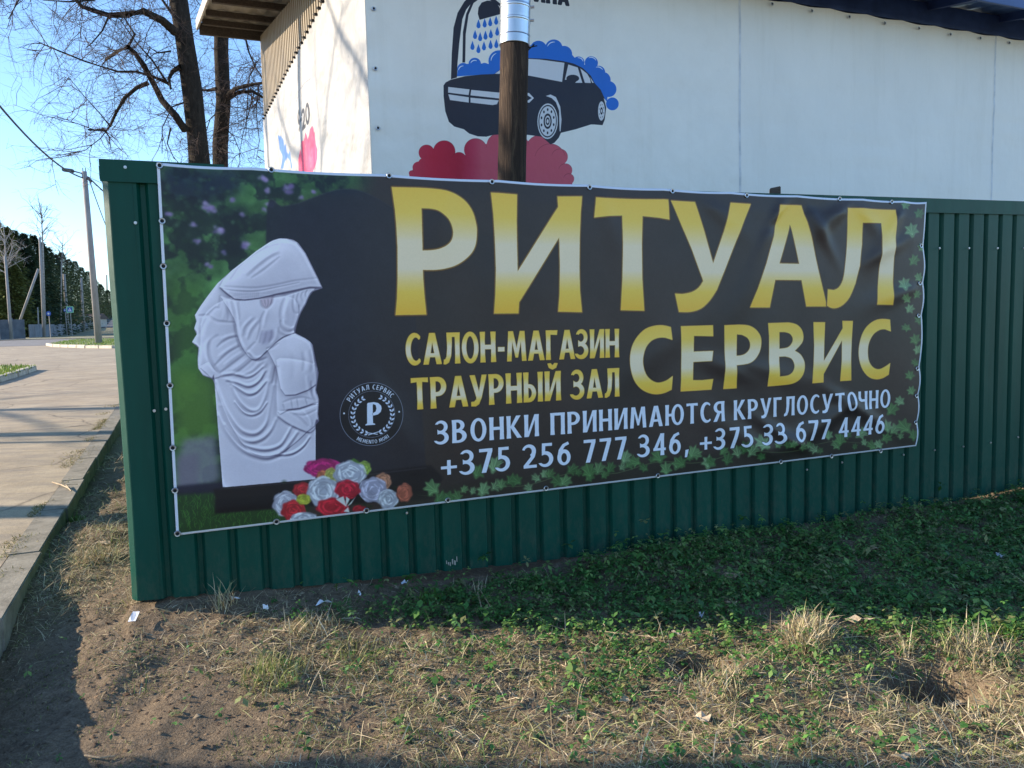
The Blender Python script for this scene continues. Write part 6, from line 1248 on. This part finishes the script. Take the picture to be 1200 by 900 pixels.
# litter and dead leaves, each a thing
def scrap(px, py, pts, m, name, label, cat, h=.012, lift=.012, seed=1):
    R = random.Random(seed); c = gs(px, py); z = float(zsoil(c.x, c.y))+lift; bm = bmesh.new(); vs = [bm.verts.new((c.x+a, c.y+b*1.0, z+R.uniform(0, h))) for a, b in pts]; cen = bm.verts.new((c.x, c.y, z+h*.5))
    for i in range(len(vs)): bm.faces.new((vs[i], vs[(i+1) % len(vs)], cen))
    bmesh.ops.subdivide_edges(bm, edges=bm.edges[:], cuts=1)
    for v in bm.verts: v.co.z += R.uniform(-.002, .003)
    me = bpy.data.meshes.new(name); bm.to_mesh(me); bm.free(); o = link(name, me, M_[m], None, label=label, cat=cat); s = o.modifiers.new('thickness', 'SOLIDIFY'); s.thickness = .0012; return o
def rnd(r, n, seed, ax=1.0):
    R = random.Random(seed); return [(r*R.uniform(.6, 1.2)*math.cos(6.283*i/n), r*ax*R.uniform(.6, 1.2)*math.sin(6.283*i/n)) for i in range(n)]
scrap(157, 731, [(-.016, .03), (.012, .03), (.022, -.03), (-.008, -.032)], 'paper', 'paper_scrap', 'small upright white paper slip below the fence corner', 'litter', .02, .02, 2)
for i, (px, py, r, ax, lb) in enumerate([(380, 712, .035, .5, 'larger crumpled white paper scrap on the soil in front of the banner'), (276, 708, .022, .6, 'crumpled white tissue scrap at the foot of the fence'), (421, 702, .014, .6, 'tiny white paper crumb right of the crumpled scrap'), (475, 687, .02, .7, 'white paper scrap close to the fence panel gap'), (312, 718, .014, .5, 'pale paper crumb in the straw beside the tissue scrap'), (1173, 656, .028, .8, 'white paper scrap among green leaves at the right'), (822, 727, .014, .9, 'tiny white flake at the edge of the shade')]): scrap(px, py, rnd(r, 7, i+5, ax), 'paper', 'paper_scrap', lb, 'litter', .03, .012, i+9)
LV = [(1012, 735, .07, 'large curled pale leaf lying just outside the shade', .5), (729, 825, .03, 'round pale leaf on the bare soil in the lower middle', .9), (822, 848, .034, 'yellowish leaf at the lower right of the middle', .8), (520, 823, .018, 'small brown leaf on the soil left of the middle', .8), (668, 845, .016, 'small round pale leaf below the middle', .9), (675, 778, .026, 'tan leaf near the top of the sunlit soil', .7), (715, 752, .02, 'yellow leaf beside the green sprigs', .9), (1022, 648, .045, 'greyish leaf in the shade among the green cover', .6), (858, 682, .06, 'long grey brown leaf in the shaded green cover', .3), (857, 712, .04, 'narrow brown leaf standing in the shaded green cover', .5), (1105, 660, .04, 'dark brown leaf in the shade right of the grey leaf', .7), (793, 746, .018, 'small cream leaf at the rim of the small hole', 1.1), (1128, 800, .05, 'torn pale leaf on the right rim of the large hole', .6), (122, 640, .04, 'dry leaf caught in the green grass by the fence end', .6), (1055, 893, .03, 'pale leaf at the bottom edge on the right', .6), (490, 786, .03, 'flat tan leaf on the sunlit straw', .5)]
for i, (px, py, r, lb, ax) in enumerate(LV): scrap(px, py, rnd(r, 9, i+40, ax), 'paleleaf' if 'pale' in lb or 'yellow' in lb or 'cream' in lb else 'dryleaf', 'dead_leaf', lb, 'dead leaf', r*.6, .012, i+60)
def twig(pp, r, label, lift=.01):
    pts = []
    for px, py in pp: c = gs(px, py) if lift < .1 else gnd(px, py, .12); pts.append(Vector((c.x, c.y, (float(zsoil(c.x, c.y))+lift if lift < .1 else H(c.y)+.035)+random.uniform(0, .006))))
    MB().tube(pts, [r*(1-.6*i/len(pts)) for i in range(len(pts))], 5).build('twig', M_['dryleaf'], None, label=label, cat='twig')
twig([(632, 777), (650, 780), (668, 788)], .004, 'pale straight twig on the sunlit soil')
twig([(62, 574), (72, 576), (80, 580), (84, 584), (78, 577), (92, 576)], .006, 'forked pale twig lying across the kerb', .16)
twig([(100, 890), (118, 893), (135, 890)], .004, 'dark twig at the bottom left edge of the shadow')
twig([(700, 748), (770, 757), (774, 740)], .003, 'long thin stalk arching beside the green sprigs', .03)
twig([(620, 725), (640, 735), (665, 742)], .004, 'pale stalk on the line of the shade')
twig([(560, 705), (565, 725), (575, 722), (562, 700)], .003, 'bent reddish stem loop in the shade', .04)
twig([(575, 838), (610, 830), (620, 812)], .003, 'thin root lying on the soil')
# tree litter at yard edge and tree roots are left to the material

# moss and dirt grass in the joint behind the kerb stones
tt = g.uniform(-2, 9, 5200); jn = g.normal(0, .035, 5200)*(1+2*(vnoise(tt, tt*0, .4)-.3)); xk = KO.x+KD.x*tt+KN.x*(.17+jn); yk = KO.y+KD.y*tt+KN.y*(.17+jn); kk = vnoise(xk, yk, .3) > .52; xk, yk = xk[kk], yk[kk]
zk = np.interp(yk, [a for a, b in HP], [b for a, b in HP])+.02; n = len(xk); ak = g.random(n)*6.28; V = np.zeros((n, 3, 3)); hk = g.uniform(.006, .022, n)
V[:, 0] = np.stack([xk-.003*np.sin(ak), yk+.003*np.cos(ak), zk], 1); V[:, 1] = np.stack([xk+.003*np.sin(ak), yk-.003*np.cos(ak), zk], 1); V[:, 2] = np.stack([xk+np.cos(ak)*.02, yk+np.sin(ak)*.02, zk+hk], 1)
link('joint_moss', npmesh('joint_moss', V.reshape(-1, 3), np.arange(3*n).reshape(n, 3), np.repeat(pal([(.3, .26, .12), (.2, .2, .07), (.36, .3, .18)], .3)(xk, yk, n), 3, 0)), M_['straw'], None, kind='stuff', label='thin dry moss and grass in the joint behind the kerb stones', cat='moss')
